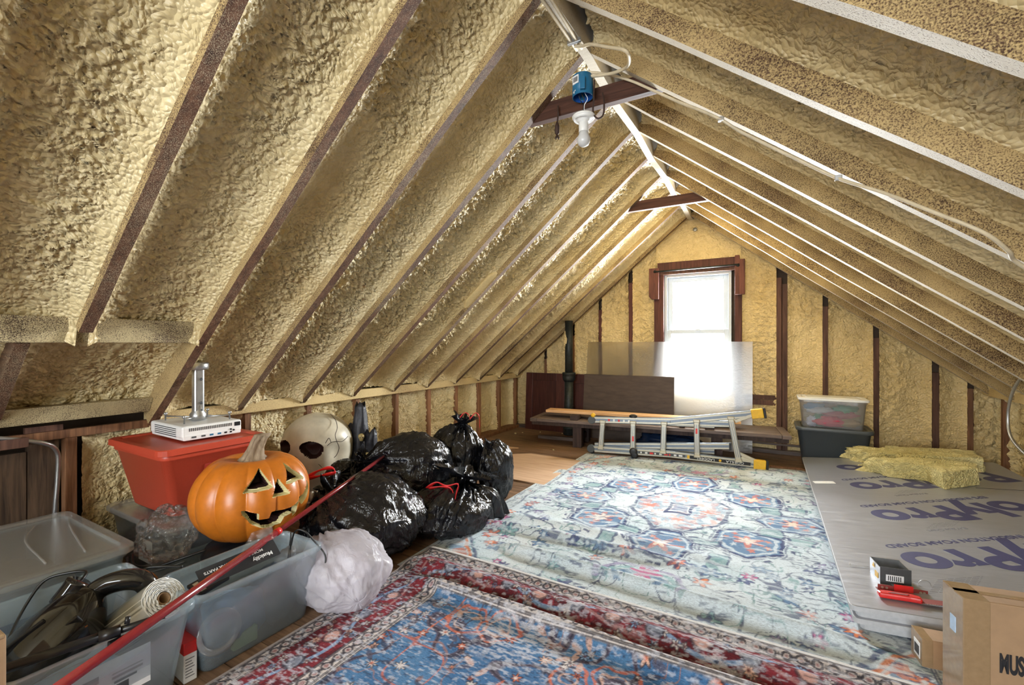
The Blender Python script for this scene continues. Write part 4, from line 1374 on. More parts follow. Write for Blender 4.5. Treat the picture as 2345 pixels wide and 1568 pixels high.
def strap(pts, parent, w=0.012):
    P = spline(pts, 6)
    b = MB()
    rings = []
    for i, p in enumerate(P):
        d = (P[min(i + 1, len(P) - 1)] - P[max(i - 1, 0)]).normalized()
        u = Vector((0.3, -0.5, 0.8))
        u = (u - d * u.dot(d)).normalized()
        v = d.cross(u)
        tw = w * (0.7 + 0.3 * math.sin(i * .7))
        rings.append([p + u * tw + v * .0015, p - u * tw + v * .0015, p - u * tw - v * .0015, p + u * tw - v * .0015])
    b.loft(rings)
    lo = parent.location
    for k in range(len(b.v)):
        b.v[k] = tuple(Vector(b.v[k]) - Vector(lo))
    return b.build('drawstring', M['red_strap'], parent, True)
strap([(-2.20, 1.575, .415), (-2.139, 1.600, .460), (-2.073, 1.638, .480), (-2.055, 1.645, .455), (-2.12, 1.61, .437), (-2.19, 1.58, .420)], bA, .014)
strap([(-1.800, 2.10, .285), (-1.745, 2.13, .320), (-1.690, 2.15, .300), (-1.625, 2.18, .315), (-1.635, 2.175, .25), (-1.642, 2.17, .215), (-1.66, 2.165, .28), (-1.72, 2.14, .295), (-1.79, 2.11, .28)], bE, .012)
strap([(-1.975, 2.675, .615), (-1.945, 2.69, .650), (-1.915, 2.70, .635), (-1.905, 2.705, .600)], bC, .005)
strap([(-1.900, 2.70, .610), (-1.872, 2.725, .650), (-1.850, 2.74, .620), (-1.848, 2.745, .54)], bC, .005)

# loose hem of the open bag, fanned out over the rug
nu, nv = 50, 22
u = np.linspace(0, 1, nu)[:, None] * np.ones((1, nv))
v = np.linspace(0, 1, nv)[None, :] * np.ones((nu, 1))
top_ = np.array([-1.665, 2.36, 0.235]) + (u - .5)[..., None] * np.array([-.02, .12, 0])
low_ = np.array([-1.600, 2.13, 0.016]) + u[..., None] * np.array([.085, .48, 0.004])
P = top_ * (1 - v)[..., None] + low_ * v[..., None]
P[..., 2] += 0.05 * np.sin(PI * v) * (1 + .3 * np.sin(u * 9)) + .016 * np.sin(u * 34 + v * 2) * sstep(0, .5, v) * (1 - .6 * v)
P[..., 0] += .05 * np.sin(PI * v) + .012 * np.cos(u * 30) * v
P -= np.array(bE.location)
grid_obj('loose_hem', P, M['black_bag'], bE)

wb, tW, _ = bag('white_bag', 'bulging thin white plastic bag beside the open clear bins', (-1.700, 1.395, 0.125), (0.220, 0.200, 0.165), 160, 25, 53, M['white_bag'], None, 120, 70, pleat=.14, wr=.030, frill=0)
cl = crumple('bag_filling', (0.0, 0.0, 0.115), (0.13, 0.13, 0.095), 8, plain('mauve_cloth', (.42, .36, .42), .8), wb, .25)

# ------------------------------------------------------------------ jack-o'-lantern
pk = thing('pumpkin_lantern', 'orange jack o lantern pumpkin with carved grinning face', 'pumpkin', (-2.185, 1.275, 0.222), R(-3))
nu, nv = 360, 220
A, T, D = sphere_dirs(nu, nv)
A = np.where(A > PI, A - 2 * PI, A)
RE, RZ = 0.258, 0.207
yl = np.cos(T) * RZ
ad = np.degrees(A)
def tri_sdf(px, py, pts):
    d = np.full(px.shape, -1e9)
    n = len(pts)
    ar = sum(pts[i][0] * pts[(i + 1) % n][1] - pts[(i + 1) % n][0] * pts[i][1] for i in range(n))
    for i in range(n):
        (x0, y0), (x1, y1) = pts[i], pts[(i + 1) % n]
        ex, ey = x1 - x0, y1 - y0
        l = math.hypot(ex, ey)
        s_ = ((px - x0) * ey - (py - y0) * ex) / l * (1 if ar > 0 else -1)
        d = np.maximum(d, s_)
    return d
def poly_sdf(px, py, pts):
    d = np.full(px.shape, 1e9)
    ins = np.zeros(px.shape, bool)
    n = len(pts)
    for i in range(n):
        (x0, y0), (x1, y1) = pts[i], pts[(i + 1) % n]
        ex, ey = x1 - x0, y1 - y0
        t = np.clip(((px - x0) * ex + (py - y0) * ey) / (ex * ex + ey * ey), 0, 1)
        d = np.minimum(d, np.hypot(px - x0 - t * ex, py - y0 - t * ey))
        cond = (y0 > py) != (y1 > py)
        with np.errstate(divide='ignore', invalid='ignore'):
            xi = x0 + (py - y0) * ex / (ey if ey != 0 else 1e-9)
        ins ^= cond & (px < xi)
    return np.where(ins, -d, d)
K = RE * PI / 180                       # degrees -> metres on the belly
SX, SY = A * RE, yl
eyeL = [(-19 * K, .166), (-38 * K, .070), (-6 * K, .078)]
eyeR = [(19 * K, .166), (6 * K, .078), (38 * K, .070)]
nose = [(0, .112), (-9.5 * K, .034), (9.5 * K, .034)]
mouth = [(-39, -.020), (-36, -.055), (-28, -.068), (-21, -.078), (-21, -.108), (-12, -.112), (-10, -.084), (0, -.090), (10, -.088), (20, -.078), (30, -.055), (37, -.015), (40, .022), (40, -.03), (36, -.075), (29, -.110), (26, -.085), (20, -.098), (20, -.130), (14, -.142), (12, -.120), (4, -.128), (2, -.160), (-8, -.166), (-18, -.156), (-28, -.125), (-35, -.080)]
mouth = [(a * 1.03 * K, b * .95 + .055) for a, b in mouth]
feats = [('eye', eyeL), ('eye', eyeR), ('nose', nose), ('mouth', mouth)]
sd = np.stack([poly_sdf(SX, SY, f[1]) for f in feats], 0)
fid = np.argmin(sd, 0)
s = sd.min(0)
cell = 2 * PI * RE / nu
# snap grid vertices on to the cut outline
ga = np.gradient(s, axis=0) / (2 * PI / nu * RE)
gt_ = np.gradient(s, axis=1) / (PI / nv)
near = np.abs(s) < cell * 0.75
front = np.abs(A) < 1.2
near &= front
dyT = -np.sin(T) * RZ
A = np.where(near, A - np.clip(ga, -1.2, 1.2) * s / RE, A)
g_y = np.where(np.abs(dyT) > 1e-3, gt_ / np.where(np.abs(dyT) > 1e-3, dyT, 1), 0)
T = np.where(near, T - np.clip(g_y, -1.2, 1.2) * s / np.where(np.abs(dyT) > 1e-3, dyT, 1), T)
s2 = np.where(near, 0.0, s)
rib = np.abs(np.sin(A * 6.0 + 0.35))
fr = 1 - 0.075 * (1 - rib ** 0.7) * np.sin(T) ** 0.6
rad = RE * np.sin(T) ** 0.82 * fr
zz = RZ * np.cos(T)
zz = zz - 0.050 * np.exp(-(np.sin(T) / 0.32) ** 2) * np.sign(np.cos(T))
inset = np.where(s2 < -1e-6, 0.026, 0.0) * front
deep_ = np.where(s2 < -0.0095, 0.085, 0.0) * front
radin = np.maximum(rad - inset - deep_, 0)
P = np.stack([radin * np.cos(A), radin * np.sin(A), zz + RZ - .004], -1)
V = P.reshape(-1, 3)
F = closed_faces(nu, nv)
sv = np.where(front, s2, 1.0).reshape(-1)
fv = fid.reshape(-1)
body, cut = [], {0: ([], []), 1: ([], []), 2: ([], []), 3: ([], [])}
for f in F:
    vals = [sv[i] for i in f]
    if min(vals) >= -1e-6:
        body.append(f)
    else:
        i0 = f[int(np.argmin(vals))]
        fs_, ms_ = cut[int(fv[i0])]
        fs_.append(f)
        ms_.append(0 if min(vals) > -0.0095 else 1)
def sub_mesh(name, faces, mats, fm, parent, smooth):
    used = sorted({i for f in faces for i in f})
    mp = {o: n for n, o in enumerate(used)}
    return mesh_obj(name, V[used], [tuple(mp[i] for i in f) for f in faces], mats, parent, smooth, fm)
sub_mesh('shell', body, M['orange'], None, pk, True)
for i, (nm, _) in enumerate(feats):
    sub_mesh(nm, cut[i][0], [M['cream_rim'], M['hollow']], cut[i][1], pk, False)
stp = [(0, 0, .345), (.0, .005, .385), (.008, .012, .42), (.020, .022, .46), (.035, .034, .490)]
rings = []
n = 40
for k, (p, rr) in enumerate(zip(stp, (.085, .045, .034, .032, .034))):
    rings.append([Vector((p[0] + rr * (1 + .16 * math.sin(5 * 2 * PI * i / n)) * math.cos(2 * PI * i / n), p[1] + rr * (1 + .16 * math.sin(5 * 2 * PI * i / n)) * math.sin(2 * PI * i / n), p[2])) for i in range(n)])
MB().loft(rings).build('stem', M['stem'], pk, True)

# ------------------------------------------------------------------ giant skull
sk = thing('giant_skull', 'oversized cracked bone coloured skull behind the pumpkin', 'skull', (-2.832, 2.121, 0.0))
nu, nv = 300, 210
A, T, D = sphere_dirs(nu, nv)
f_az = -73.0
az = (np.degrees(A) - f_az + 180) % 360 - 180
el = 90 - np.degrees(T)
zc, ru, rd = 0.421, 0.236, 0.415
Dz = D[..., 2]
lat = 1 - 0.34 * sstep(-0.15, -0.95, Dz)
face = np.clip(np.cos(np.radians(az)), 0, 1)
rr = 0.236 * (1 + 0.05 * (1 - face) * np.clip(Dz + .5, 0, 1))
brow = 0.020 * np.exp(-((el - 13) / 7) ** 2) * np.exp(-((np.abs(az) - 26) / 17) ** 2)
cheek = 0.030 * np.exp(-((el + 24) / 8) ** 2) * np.exp(-((np.abs(az) - 46) / 14) ** 2)
temple = -0.022 * np.exp(-((el + 2) / 14) ** 2) * np.exp(-((np.abs(az) - 68) / 14) ** 2)
e1 = ((np.abs(az) - 27) / 18.5) ** 2 + ((el - 7.0 + (np.abs(az) - 27) * .10) / 12.0) ** 2
e2 = (az / 8.0) ** 2 + ((el + 11) / 8.0) ** 2
hole = 0.075 * (1 - sstep(0.80, 1.0, e1)) + 0.05 * (1 - sstep(0.75, 1.0, e2))
rad = rr + brow + cheek + temple - hole
Z = np.where(Dz > 0, Dz * ru, Dz * rd)
hl = np.hypot(D[..., 0], D[..., 1])
P = np.stack([D[..., 0] * lat * rad / 1.0, D[..., 1] * lat * rad / 1.0, zc + Z], -1)
P[..., 2] = np.maximum(P[..., 2], 0.004)
V = P.reshape(-1, 3)
F = closed_faces(nu, nv)
hv = np.minimum(e1, e2).reshape(-1)
bone, dark = [], {'eye_socket': [], 'eye_socket2': [], 'nose_cavity': []}
e1f, e2f, azf = e1.reshape(-1), e2.reshape(-1), az.reshape(-1)
for f in F:
    if max(e1f[i] for i in f) < 1.12:
        dark['eye_socket' if azf[f[0]] > 0 else 'eye_socket2'].append(f)
    elif max(e2f[i] for i in f) < 1.15:
        dark['nose_cavity'].append(f)
    else:
        bone.append(f)
sub_mesh('cranium', bone, M['bone'], None, sk, True)
for nm, fs_ in dark.items():
    sub_mesh(nm.replace('2', ''), fs_, M['hollow'], None, sk, True)
tcv = Vector((2.832, -2.121, 0)).normalized()
rgt = Vector((0.867, 0.498, 0))
def on_skull(dx, dz):
    """point on the dome, dx sideways and dz up in skull radii"""
    c_ = math.sqrt(max(0.02, 1 - dx * dx - dz * dz))
    d_ = rgt * dx + tcv * c_ + Vector((0, 0, dz))
    return Vector((d_.x * .242, d_.y * .242, zc + d_.z * .242))
for pts in ([(0.388, 0.957), (0.530, 0.802), (0.569, 0.621), (0.504, 0.453), (0.543, 0.285)], [(0.543, 0.285), (0.711, 0.259), (0.892, 0.336)], [(0.543, 0.285), (0.388, 0.272), (0.272, 0.194)], [(0.543, 0.285), (0.608, 0.103), (0.543, -0.078), (0.466, -0.155)], [(-0.711, 0.362), (-0.608, 0.466), (-0.530, 0.543)], [(-0.194, -0.259), (0.013, -0.310), (0.142, -0.440)], [(0.388, 0.259), (0.323, 0.388), (0.220, 0.259)]):
    b = MB().tube(spline([on_skull(*p) for p in pts], 5), 0.0022, 5)
    b.build('crack', M['bone_dark'], sk)
for i in range(7):
    a = R(f_az - 36 + i * 12)
    MB().lathe([(0, -.03), (.014, -.028), (.016, 0), (.012, .03), (0, .032)], 8, c=(.172 * math.cos(a), .172 * math.sin(a), .115)).build('tooth', M['bone'], sk, True)

# ------------------------------------------------------------------ black log ornament with little skulls
lg = thing('log_ornament', 'black log ornament studded with tiny skulls behind the bags', 'ornament', (-2.655, 2.345, 0.0))
def log_tube(pts, r0, r1, seed):
    P_ = spline(pts, 6)
    n = 20
    rings = []
    for i, p in enumerate(P_):
        f = i / (len(P_) - 1)
        ring = []
        for k in range(n):
            a = 2 * PI * k / n
            w = 1 + .30 * float(vnoise(math.cos(a) * 2.5 + seed, math.sin(a) * 2.5, f * 6, seed)) + .09 * math.sin(a * 7 + f * 3)
            rr_ = (r0 + (r1 - r0) * f) * w
            ring.append(p + Vector((rr_ * math.cos(a), rr_ * math.sin(a), .022 * math.sin(a * 3 + seed) * (1 if i == len(P_) - 1 else 0))))
        rings.append(ring)
    return MB().loft(rings)
log_tube([(0.01, .01, 0), (.015, .005, .3), (.010, 0, .52), (.012, .0, .705)], .085, .034, 4).build('trunk', M['bark'], lg, True)
log_tube([(-.03, -.03, 0), (-.04, -.03, .3), (-.045, -.03, .545)], .06, .030, 6).build('side_trunk', M['bark'], lg, True)
log_tube([(.06, .03, 0), (.07, .04, .3), (.082, .045, .510)], .07, .032, 9).build('side_trunk', M['bark'], lg, True)
for x, y_, z in ((.062, -.035, .470), (-.020, -.075, .400), (-.015, -.105, .245), (.09, -.01, .33)):
    o_ = MB().lathe([(0, -.026), (.012, -.024), (.016, -.008), (.023, .004), (.022, .018), (.012, .028), (0, .030)], 12, c=(x, y_, z)).build('tiny_skull', M['tiny_skull'], lg, True)
    for sx in (-.009, .009):
        p = Vector((x, y_, z + .004)) + tcv * .020 + rgt * sx
        MB().lathe([(0, -.004), (.005, -.003), (.005, .003), (0, .004)], 8, c=tuple(p)).build('tiny_eye', M['hollow'], o_, True)

# ------------------------------------------------------------------ totes and clear bins, left
ub = thing('clear_bin', 'low lidded clear bin under the red tote', 'storage bin', (-2.735, 1.245, 0.0), 0, 'clear storage bins')
bin_body('body', 0.62, 0.45, 0.285, M['bin_clear'], ub, r=.04)
bin_lid('lid', 0.635, 0.465, 0.300, M['bin_lid'], ub, th=.025, rise=.0)
MB().box(.02, .16, -.2262, -.2252, .09, .20).build('paper_label', M['paper'], ub)
c_ = crumple('stored_clothes', (-2.735, 1.245, .135), (.26, .18, .12), 15, plain('grey_cloth', (.16, .14, .13), .9), None, .2)
tag(c_, 'grey clothes stored in the bin under the red tote', 'clothes')

rt = thing('red_tote', 'red plastic tote with lid holding a projector on top', 'tote', (-2.745, 1.255, 0.302))
bin_body('body', 0.545, 0.455, 0.325, M['red_plastic'], rt, taper=.055, r=.04, rim=.012, rimh=.03)
bin_lid('lid', 0.575, 0.485, 0.352, M['red_plastic'], rt, r=.05, rim=.016, th=.032, rise=.0)
MB().hexa([(.2400, -.05, .10), (.2400, .20, .10), (.2450, .20, .10), (.2450, -.05, .10)], [(.2640, -.05, .245), (.2640, .20, .245), (.2690, .20, .245), (.2690, -.05, .245)]).build('handle_recess', plain('red_recess', (.30, .028, .016), .45), rt, bev=.004)
MB().hexa([(.2470, .0, .13), (.2470, .17, .13), (.2475, .17, .13), (.2475, .0, .13)], [(.2655, .0, .225), (.2655, .17, .225), (.2660, .17, .225), (.2660, .0, .225)]).build('paper_label', M['paper'], rt)

pj = thing('projector', 'white projector with ceiling mount pole on the red tote', 'projector', (-2.762, 1.300, 0.658), R(-2))
body_ = MB().box(-.19, .19, -.145, .145, .010, .074).build('housing', M['white_plastic'], pj, bev=.012, seg=3)
MB().box(-.185, .192, -.140, .140, .0, .030).build('base_shell', M['white_plastic'], pj, bev=.006)
for i in range(24):
    yy = -.115 + i * .0088
    MB().box(.1895, .1912, yy, yy + .0042, .046, .062).build('vent_slot', M['dark_gray'], body_)
for i in range(5):
    zz_ = .016 + i * .010
    MB().box(-.13, .12, -.1465, -.1445, zz_, zz_ + .004).build('side_vent', M['dark_gray'], body_)
MB().box(.1895, .1915, .105, .136, .042, .064).build('power_socket', M['black'], body_, bev=.001)
for i, (yy, w_, mt) in enumerate(((-.105, .022, 'dark_gray'), (-.060, .020, 'dark_gray'), (-.020, .018, 'blue_box'), (.018, .018, 'blue_box'), (.052, .014, 'black'))):
    MB().box(.1922, .1938, yy, yy + w_, .010, .019).build('port', M[mt], body_, bev=.001)
for yy, zz_ in ((.085, .014), (.100, .022), (.085, .028)):
    MB().lathe([(0, 0), (.005, 0), (.005, .003), (0, .003)], 10, M=Matrix.Translation((.1915, yy, zz_)) @ Matrix.Rotation(R(90), 4, 'Y')).build('port', M['black'], body_)
mt_ = MB()
for x, y_ in ((-.12, -.10), (-.10, .10), (.10, -.10), (.13, .11)):
    mt_.tube([(0.02, 0.0, .092), (x, y_, .098)], .004, 6)
mt_.build('mount_arm', M['steel'], pj, True)
for x, y_ in ((-.12, -.10), (-.10, .10), (.10, -.10), (.13, .11)):
    MB().lathe([(.004, .072), (.004, .105), (.009, .105), (.009, .118), (0, .118)], 10, c=(x, y_, 0)).build('mount_post', M['steel'], pj, True)
pole = MB().box(-.002, .042, -.026, .026, .115, .375).build('mount_pole', M['steel'], pj, bev=.012, seg=3)
MB().lathe([(.030, .074), (.042, .080), (.040, .110), (.026, .130), (.022, .160), (0, .165)], 18, c=(.02, 0, 0)).build('mount_joint', M['steel'], pj, True)
MB().lathe([(0, .352), (.045, .352), (.050, .358), (.050, .384), (.046, .390), (0, .390)], 24, c=(.02, 0, 0)).build('ceiling_flange', M['steel'], pj, True)
for zz_ in (.30, .17, .13):
    MB().lathe([(0, 0), (.008, 0), (.006, .006), (0, .006)], 10, M=Matrix.Translation((.042, 0.006, zz_)) @ Matrix.Rotation(R(90), 4, 'Y')).build('screw', M['dark_gray'], pole, True)

lb_ = thing('clear_bin', 'large lidded clear bin at the far left of the heap', 'storage bin', (-2.575, 0.535, 0.0), 0, 'clear storage bins')
bin_body('body', 0.69, 0.53, 0.335, M['bin_clear'], lb_, r=.04)
bin_lid('lid', 0.71, 0.55, 0.352, M['bin_lid'], lb_, th=.028, rise=.0)
for yy in (0.05, .16):
    MB().tube(spline([(-.26, yy + .10, .347), (-.05, yy + .05 * math.sin(yy * 9), .352), (.27, yy - .0, .347)], 8), .004, 6).build('lid_ridge', M['bin_lid'], lb_, True)
MB().box(.331, .3345, -.20, .10, .17, .20).build('blue_band', plain('navy_band', (.012, .02, .07), .5), lb_)
c_ = crumple('stored_fabric', (-2.575, 0.535, .15), (.29, .21, .135), 25, plain('taupe_cloth', (.24, .20, .165), .9), None, .2)
tag(c_, 'taupe fabric stored in the large lidded clear bin', 'fabric')

fb = thing('clear_bin', 'open clear bin in the left foreground holding a black appliance', 'storage bin', (-1.925, 0.555, 0.0), 0, 'clear storage bins')
bin_body('body', 0.535, 0.435, 0.300, M['bin_clear'], fb, r=.04, rim=.014)
lab = MB().box(.2465, .2475, -.115, .105, .105, .225).build('product_label', M['paper'], fb)
for q, (y0, y1, z0, z1) in enumerate(((.01, .085, .165, .172), (.01, .085, .178, .182), (.015, .07, .150, .157), (.02, .05, .115, .145), (-.09, -.02, .175, .195), (-.09, -.05, .15, .165))):
    MB().box(.2475, .2482, y0, y1, z0, z1).build('label_print', M['ink' if q in (0, 3) else 'gray_ink'], lab)

ob = thing('clear_bin', 'open clear bin beside the white bag holding packets and cables', 'storage bin', (-1.800, 1.030, 0.0), 0, 'clear storage bins')
bin_body('body', 0.265, 0.475, 0.300, M['bin_clear'], ob, r=.035, rim=.012)
for nm, loc, r_, mat, lab_ in (('blue_cloth', (-1.80, .95, .10), (.085, .16, .105), plain('navy_grey_cloth', (.16, .27, .44), .7), 'pale blue cloth in the open bin by the white bag'),
                               ('grey_cloth', (-1.80, 1.14, .12), (.085, .09, .115), plain('slate_cloth', (.05, .075, .11), .7), 'slate grey cloth in the open bin by the white bag')):
    tag(crumple(nm, loc, r_, 33, mat, None, .22), lab_, 'cloth')
bl_ = crumple('blue_paper', (-1.925, .50, .085), (.215, .155, .085), 37, plain('pale_blue_paper', (.24, .36, .52), .7), None, .2, zmin=-.08)
tag(bl_, 'pale blue paper lining the foreground bin under the black appliance', 'paper')
gb_ = MB().box(-1.735, -1.712, .93, 1.02, .02, .075).build('green_packet', plain('pale_green', (.42, .62, .30), .6), None, bev=.004)
tag(gb_, 'small pale green packet at the bottom of the open bin', 'packet')
tub = MB().lathe([(.07, 0), (.075, .004), (.075, .008), (.055, .008), (.055, 0)], 28, M=Matrix.Translation((-1.705, .875, .13)) @ Matrix.Rotation(R(80), 4, 'Y')).build('white_ring', M['tote_clear'], None, True)
tag(tub, 'pale plastic ring standing inside the open bin', 'ring')
bt = MB().lathe([(0, 0), (.032, 0), (.034, .01), (.034, .07), (.022, .09), (.022, .105), (0, .105)], 20, M=Matrix.Translation((-1.80, 1.17, .215)) @ Matrix.Rotation(R(40), 4, 'Y')).build('clear_cup', M['tote_clear'], None, True)
tag(bt, 'clear plastic cup lying in the open bin', 'cup')

bb = thing('clear_bin', 'open clear bin under the pumpkin, mostly hidden', 'storage bin', (-2.175, 1.090, 0.0), 0, 'clear storage bins')
bin_body('body', 0.41, 0.52, 0.180, M['bin_clear'], bb, r=.035)
tag(MB().lathe([(0, 0), (.12, 0), (.14, .02), (.14, .17), (.12, .205), (0, .205)], 28, c=(-2.19, 1.20, .014)).build('black_cushion', M['black'], None, True), 'black round cushion under the pumpkin', 'cushion')

# jack lead hanging over the rim
jl = thing('audio_lead', 'black audio lead hanging over the rim of the open bin', 'cable', (-1.70, 1.24, 0.05))
def rel(pts, o): return [Vector(p) - Vector(o.location) for p in pts]
MB().tube(spline(rel([(-1.80, 1.19, .16), (-1.785, 1.20, .25), (-1.772, 1.215, .345), (-1.735, 1.235, .350), (-1.700, 1.262, .300), (-1.652, 1.275, .250), (-1.640, 1.262, .19), (-1.640, 1.270, .11)], jl), 8), .0035, 6).build('lead', M['cable_black'], jl, True)
MB().lathe([(.0035, .0), (.006, .004), (.006, .032), (.0035, .042)], 10, c=(.06, .03, .018)).build('jack_barrel', M['black'], jl, True)
MB().lathe([(0, 0), (.0018, .002), (.002, .018)], 8, c=(.06, .03, .0)).build('jack_tip', M['steel'], jl, True)
MB().tube(spline(rel([(-1.74, 1.16, .15), (-1.735, 1.17, .28), (-1.745, 1.18, .355), (-1.775, 1.20, .33), (-1.79, 1.19, .2)], jl), 8), .003, 6).build('lead_loop', M['cable_black'], jl, True)

# header card packet
pc = thing('parts_packet', 'clear packet with black printed header card across the open bin', 'packet', (-1.725, 0.960, 0.334), 0)
pc.rotation_euler = (R(6), R(36), R(-4))
MB().box(-.036, .036, -.135, .135, 0, .0025).build('header_card', M['ink'], pc, bev=.001)
hc = pc.children[0]
text_obj('packet_text', 'MORE THAN GUITAR PARTS', .0150, M['paper'], hc, (-.012, -.015, .0032), R(-90), .0002, 1.05)
text_obj('packet_logo', 'Musiclily', .022, M['paper'], hc, (.015, .075, .0032), R(-90), .0004, .95)
MB().box(.012, .02, -.11, -.06, .0025, .0032).build('hang_slot', M['paper'], hc)
MB().hexa([(-.040, .02, -.002), (-.036, .02, -.002), (-.036, .138, -.002), (-.040, .138, -.002)], [(-.095, .075, .010), (-.09, .075, .010), (-.08, .150, .010), (-.09, .150, .010)]).build('clear_pouch', M['film'], pc)
tg = MB().box(0, .07, 0, .11, 0, .012).build('black_pickup', M['black'], None, bev=.002)
tg.location, tg.rotation_euler = (-1.80, .815, .285), (R(6), R(18), R(10))
tag(tg, 'small black boxed part with silver print beside the header card packet', 'box')
MB().box(.01, .06, .012, .03, .012, .0128).build('silver_print', M['alu'], tg)

# black appliance, white roll and poles in the foreground bin
ap = thing('black_appliance', 'glossy black appliance with curved handle in the foreground bin', 'appliance', (-1.99, 0.50, 0.020))
A, T, D = sphere_dirs(72, 44)
sp = lambda q, e: np.sign(q) * np.abs(q) ** e
P = np.stack([sp(D[..., 0], .8) * .125, sp(D[..., 1], .75) * .150, sp(D[..., 2], .85) * .125], -1)
P[..., 2] += 0.150 + P[..., 1] * 0.62
P[..., 0] *= 1 - 0.9 * np.clip(P[..., 1], 0, 1)
P[..., 2] = np.maximum(P[..., 2], 0.004)
blob('hood', P, M['black_gloss'], ap)
hd = spline([(-.03, .10, .250), (.01, .135, .300), (.05, .18, .318), (.08, .225, .305), (.09, .245, .265), (.08, .235, .215), (.05, .19, .180)], 8)
MB().tube(hd, [.034 if i < len(hd) * .62 else .026 for i in range(len(hd))], 14).build('handle', M['black_gloss'], ap, True)
MB().tube(spline([(-.07, .06, .262), (-.06, .085, .300), (-.055, .10, .325)], 5), [.036] * 11, 12).build('cord_socket', M['black_gloss'], ap, True)
for x0, y0 in ((.02, -.06), (.085, .0)):
    MB().bar((x0 - .03, y0 - .09, .165), (x0 + .01, y0 + .06, .265), .014, .03).build('slot', M['black'], ap, bev=.004)
MB().bar((.085, .01, .215), (.10, .075, .238), .018, .004).build('copper_strip', plain('copper', (.55, .22, .09), .3, .8), ap)
MB().tube(spline(rel([(-2.06, .60, .325), (-2.10, .635, .345), (-2.15, .60, .345), (-2.185, .55, .33), (-2.17, .50, .27), (-2.12, .45, .2)], ap), 8), .005, 6).build('power_cord', M['cable_black'], ap, True)
MB().tube(spline(rel([(-1.94, .70, .325), (-1.935, .745, .350), (-1.90, .78, .352), (-1.86, .83, .34)], ap), 8), .005, 6).build('power_cord', M['cable_black'], ap, True)

rlA, rlB = Vector((-1.765, 0.735, 0.300)), Vector((-2.00, 0.68, 0.130))
rlp = thing('plastic_roll', 'roll of white plastic film sticking out of the foreground bin', 'roll', tuple(rlB))
dv = (rlA - rlB)
mat_r = Matrix(Vector((0, 0, 1)).rotation_difference(dv.normalized()).to_matrix().to_4x4())
Lr = dv.length
prof = [(.0, .002), (.062, .0), (.068, .006), (.068, Lr - .004)]
MB().lathe(prof, 40, M=mat_r, cap=False).build('film_cover', clear_plastic('roll_film', (.86, .86, .82, 1), .55, .3, .2, (.72, .72, .68, 1)), rlp, True)
b = MB()
n = 220
rings = []
for i in range(n):
    a = i / n * 2 * PI * 9
    rr_ = .020 + .046 * i / n
    rings.append([mat_r @ Vector((rr_ * math.cos(a), rr_ * math.sin(a), .01)), mat_r @ Vector((rr_ * math.cos(a), rr_ * math.sin(a), Lr + .004 * math.sin(i * 1.7))), mat_r @ Vector(((rr_ + .0035) * math.cos(a), (rr_ + .0035) * math.sin(a), Lr)), mat_r @ Vector(((rr_ + .0035) * math.cos(a), (rr_ + .0035) * math.sin(a), .01))])
b.loft(rings).build('wound_layers', M['white_plastic'], rlp)
MB().lathe([(.016, .0), (.016, Lr - .004), (.020, Lr - .004), (.020, 0)], 20, M=mat_r, cap=False).build('core_tube', M['cardboard'], rlp, True)

bp_ = thing('black_pole', 'short black telescopic pole lying on the foreground bin rim', 'pole', (-1.70, 0.345, 0.322))
pa, pb_ = Vector((0, 0, 0)), Vector((.115, .315, .012))
MB().tube([pa, pa.lerp(pb_, .62)], .0125, 14).build('outer_tube', M['black'], bp_, True)
MB().tube([pa.lerp(pb_, .60), pb_], .0095, 14).build('inner_tube', M['black'], bp_, True)
MB().tube([pa.lerp(pb_, .56), pa.lerp(pb_, .70)], .0155, 14).build('clamp', M['black'], bp_, True)
MB().box(.078, .100, .19, .23, -.030, -.008).build('clamp_lever', M['black'], bp_, bev=.003)
MB().tube([pa.lerp(pb_, .74) + Vector((0, 0, .012)), pa.lerp(pb_, .74) + Vector((-.004, .004, .030))], .007, 8).build('knob', M['black'], bp_, True)

rp = thing('red_pole', 'long red telescopic pole lying across the bins and bags', 'pole', (-1.492, 0.413, 0.322))
q0, q1 = Vector((0.087, -0.222, -.009)), Vector((-.663, 1.693, .110))
MB().tube([q0, q0.lerp(q1, .50)], .0135, 16).build('outer_tube', M['red_pole'], rp, True)
MB().tube([q0.lerp(q1, .495), q1], .0105, 16).build('inner_tube', M['red_pole'], rp, True)
MB().tube([q0.lerp(q1, .490), q0.lerp(q1, .502)], .0145, 16).build('collar', M['red_handle'], rp, True)

rbx = thing('red_box', 'small red and white box squeezed between two clear bins', 'box', (-1.775, 0.795, 0.0), R(-4))
MB().box(-.055, .055, -.020, .020, 0, .095).build('white_panel', M['paper'], rbx, bev=.002)
MB().box(-.0555, .0555, -.0205, .0205, .095, .135).build('red_top', M['red_handle'], rbx, bev=.002)
for q in range(7):
    MB().box(.0551, .0558, -.015, .012 - .004 * (q % 3), .018 + q * .010, .021 + q * .010).build('print_line', M['gray_ink'], rbx)

lc = thing('cardboard_carton', 'brown cardboard carton edge at the far left foreground', 'cardboard box', (-1.535, 0.325, 0.0), R(1))
MB().box(-.36, 0.0, -.34, 0.0, 0.001, .480).build('carton', M['cardboard'], lc, bev=.006)
MB().box(-.04, .0012, -.30, -.002, .47, .4815).build('torn_edge', M['tape'], lc, bev=.004)

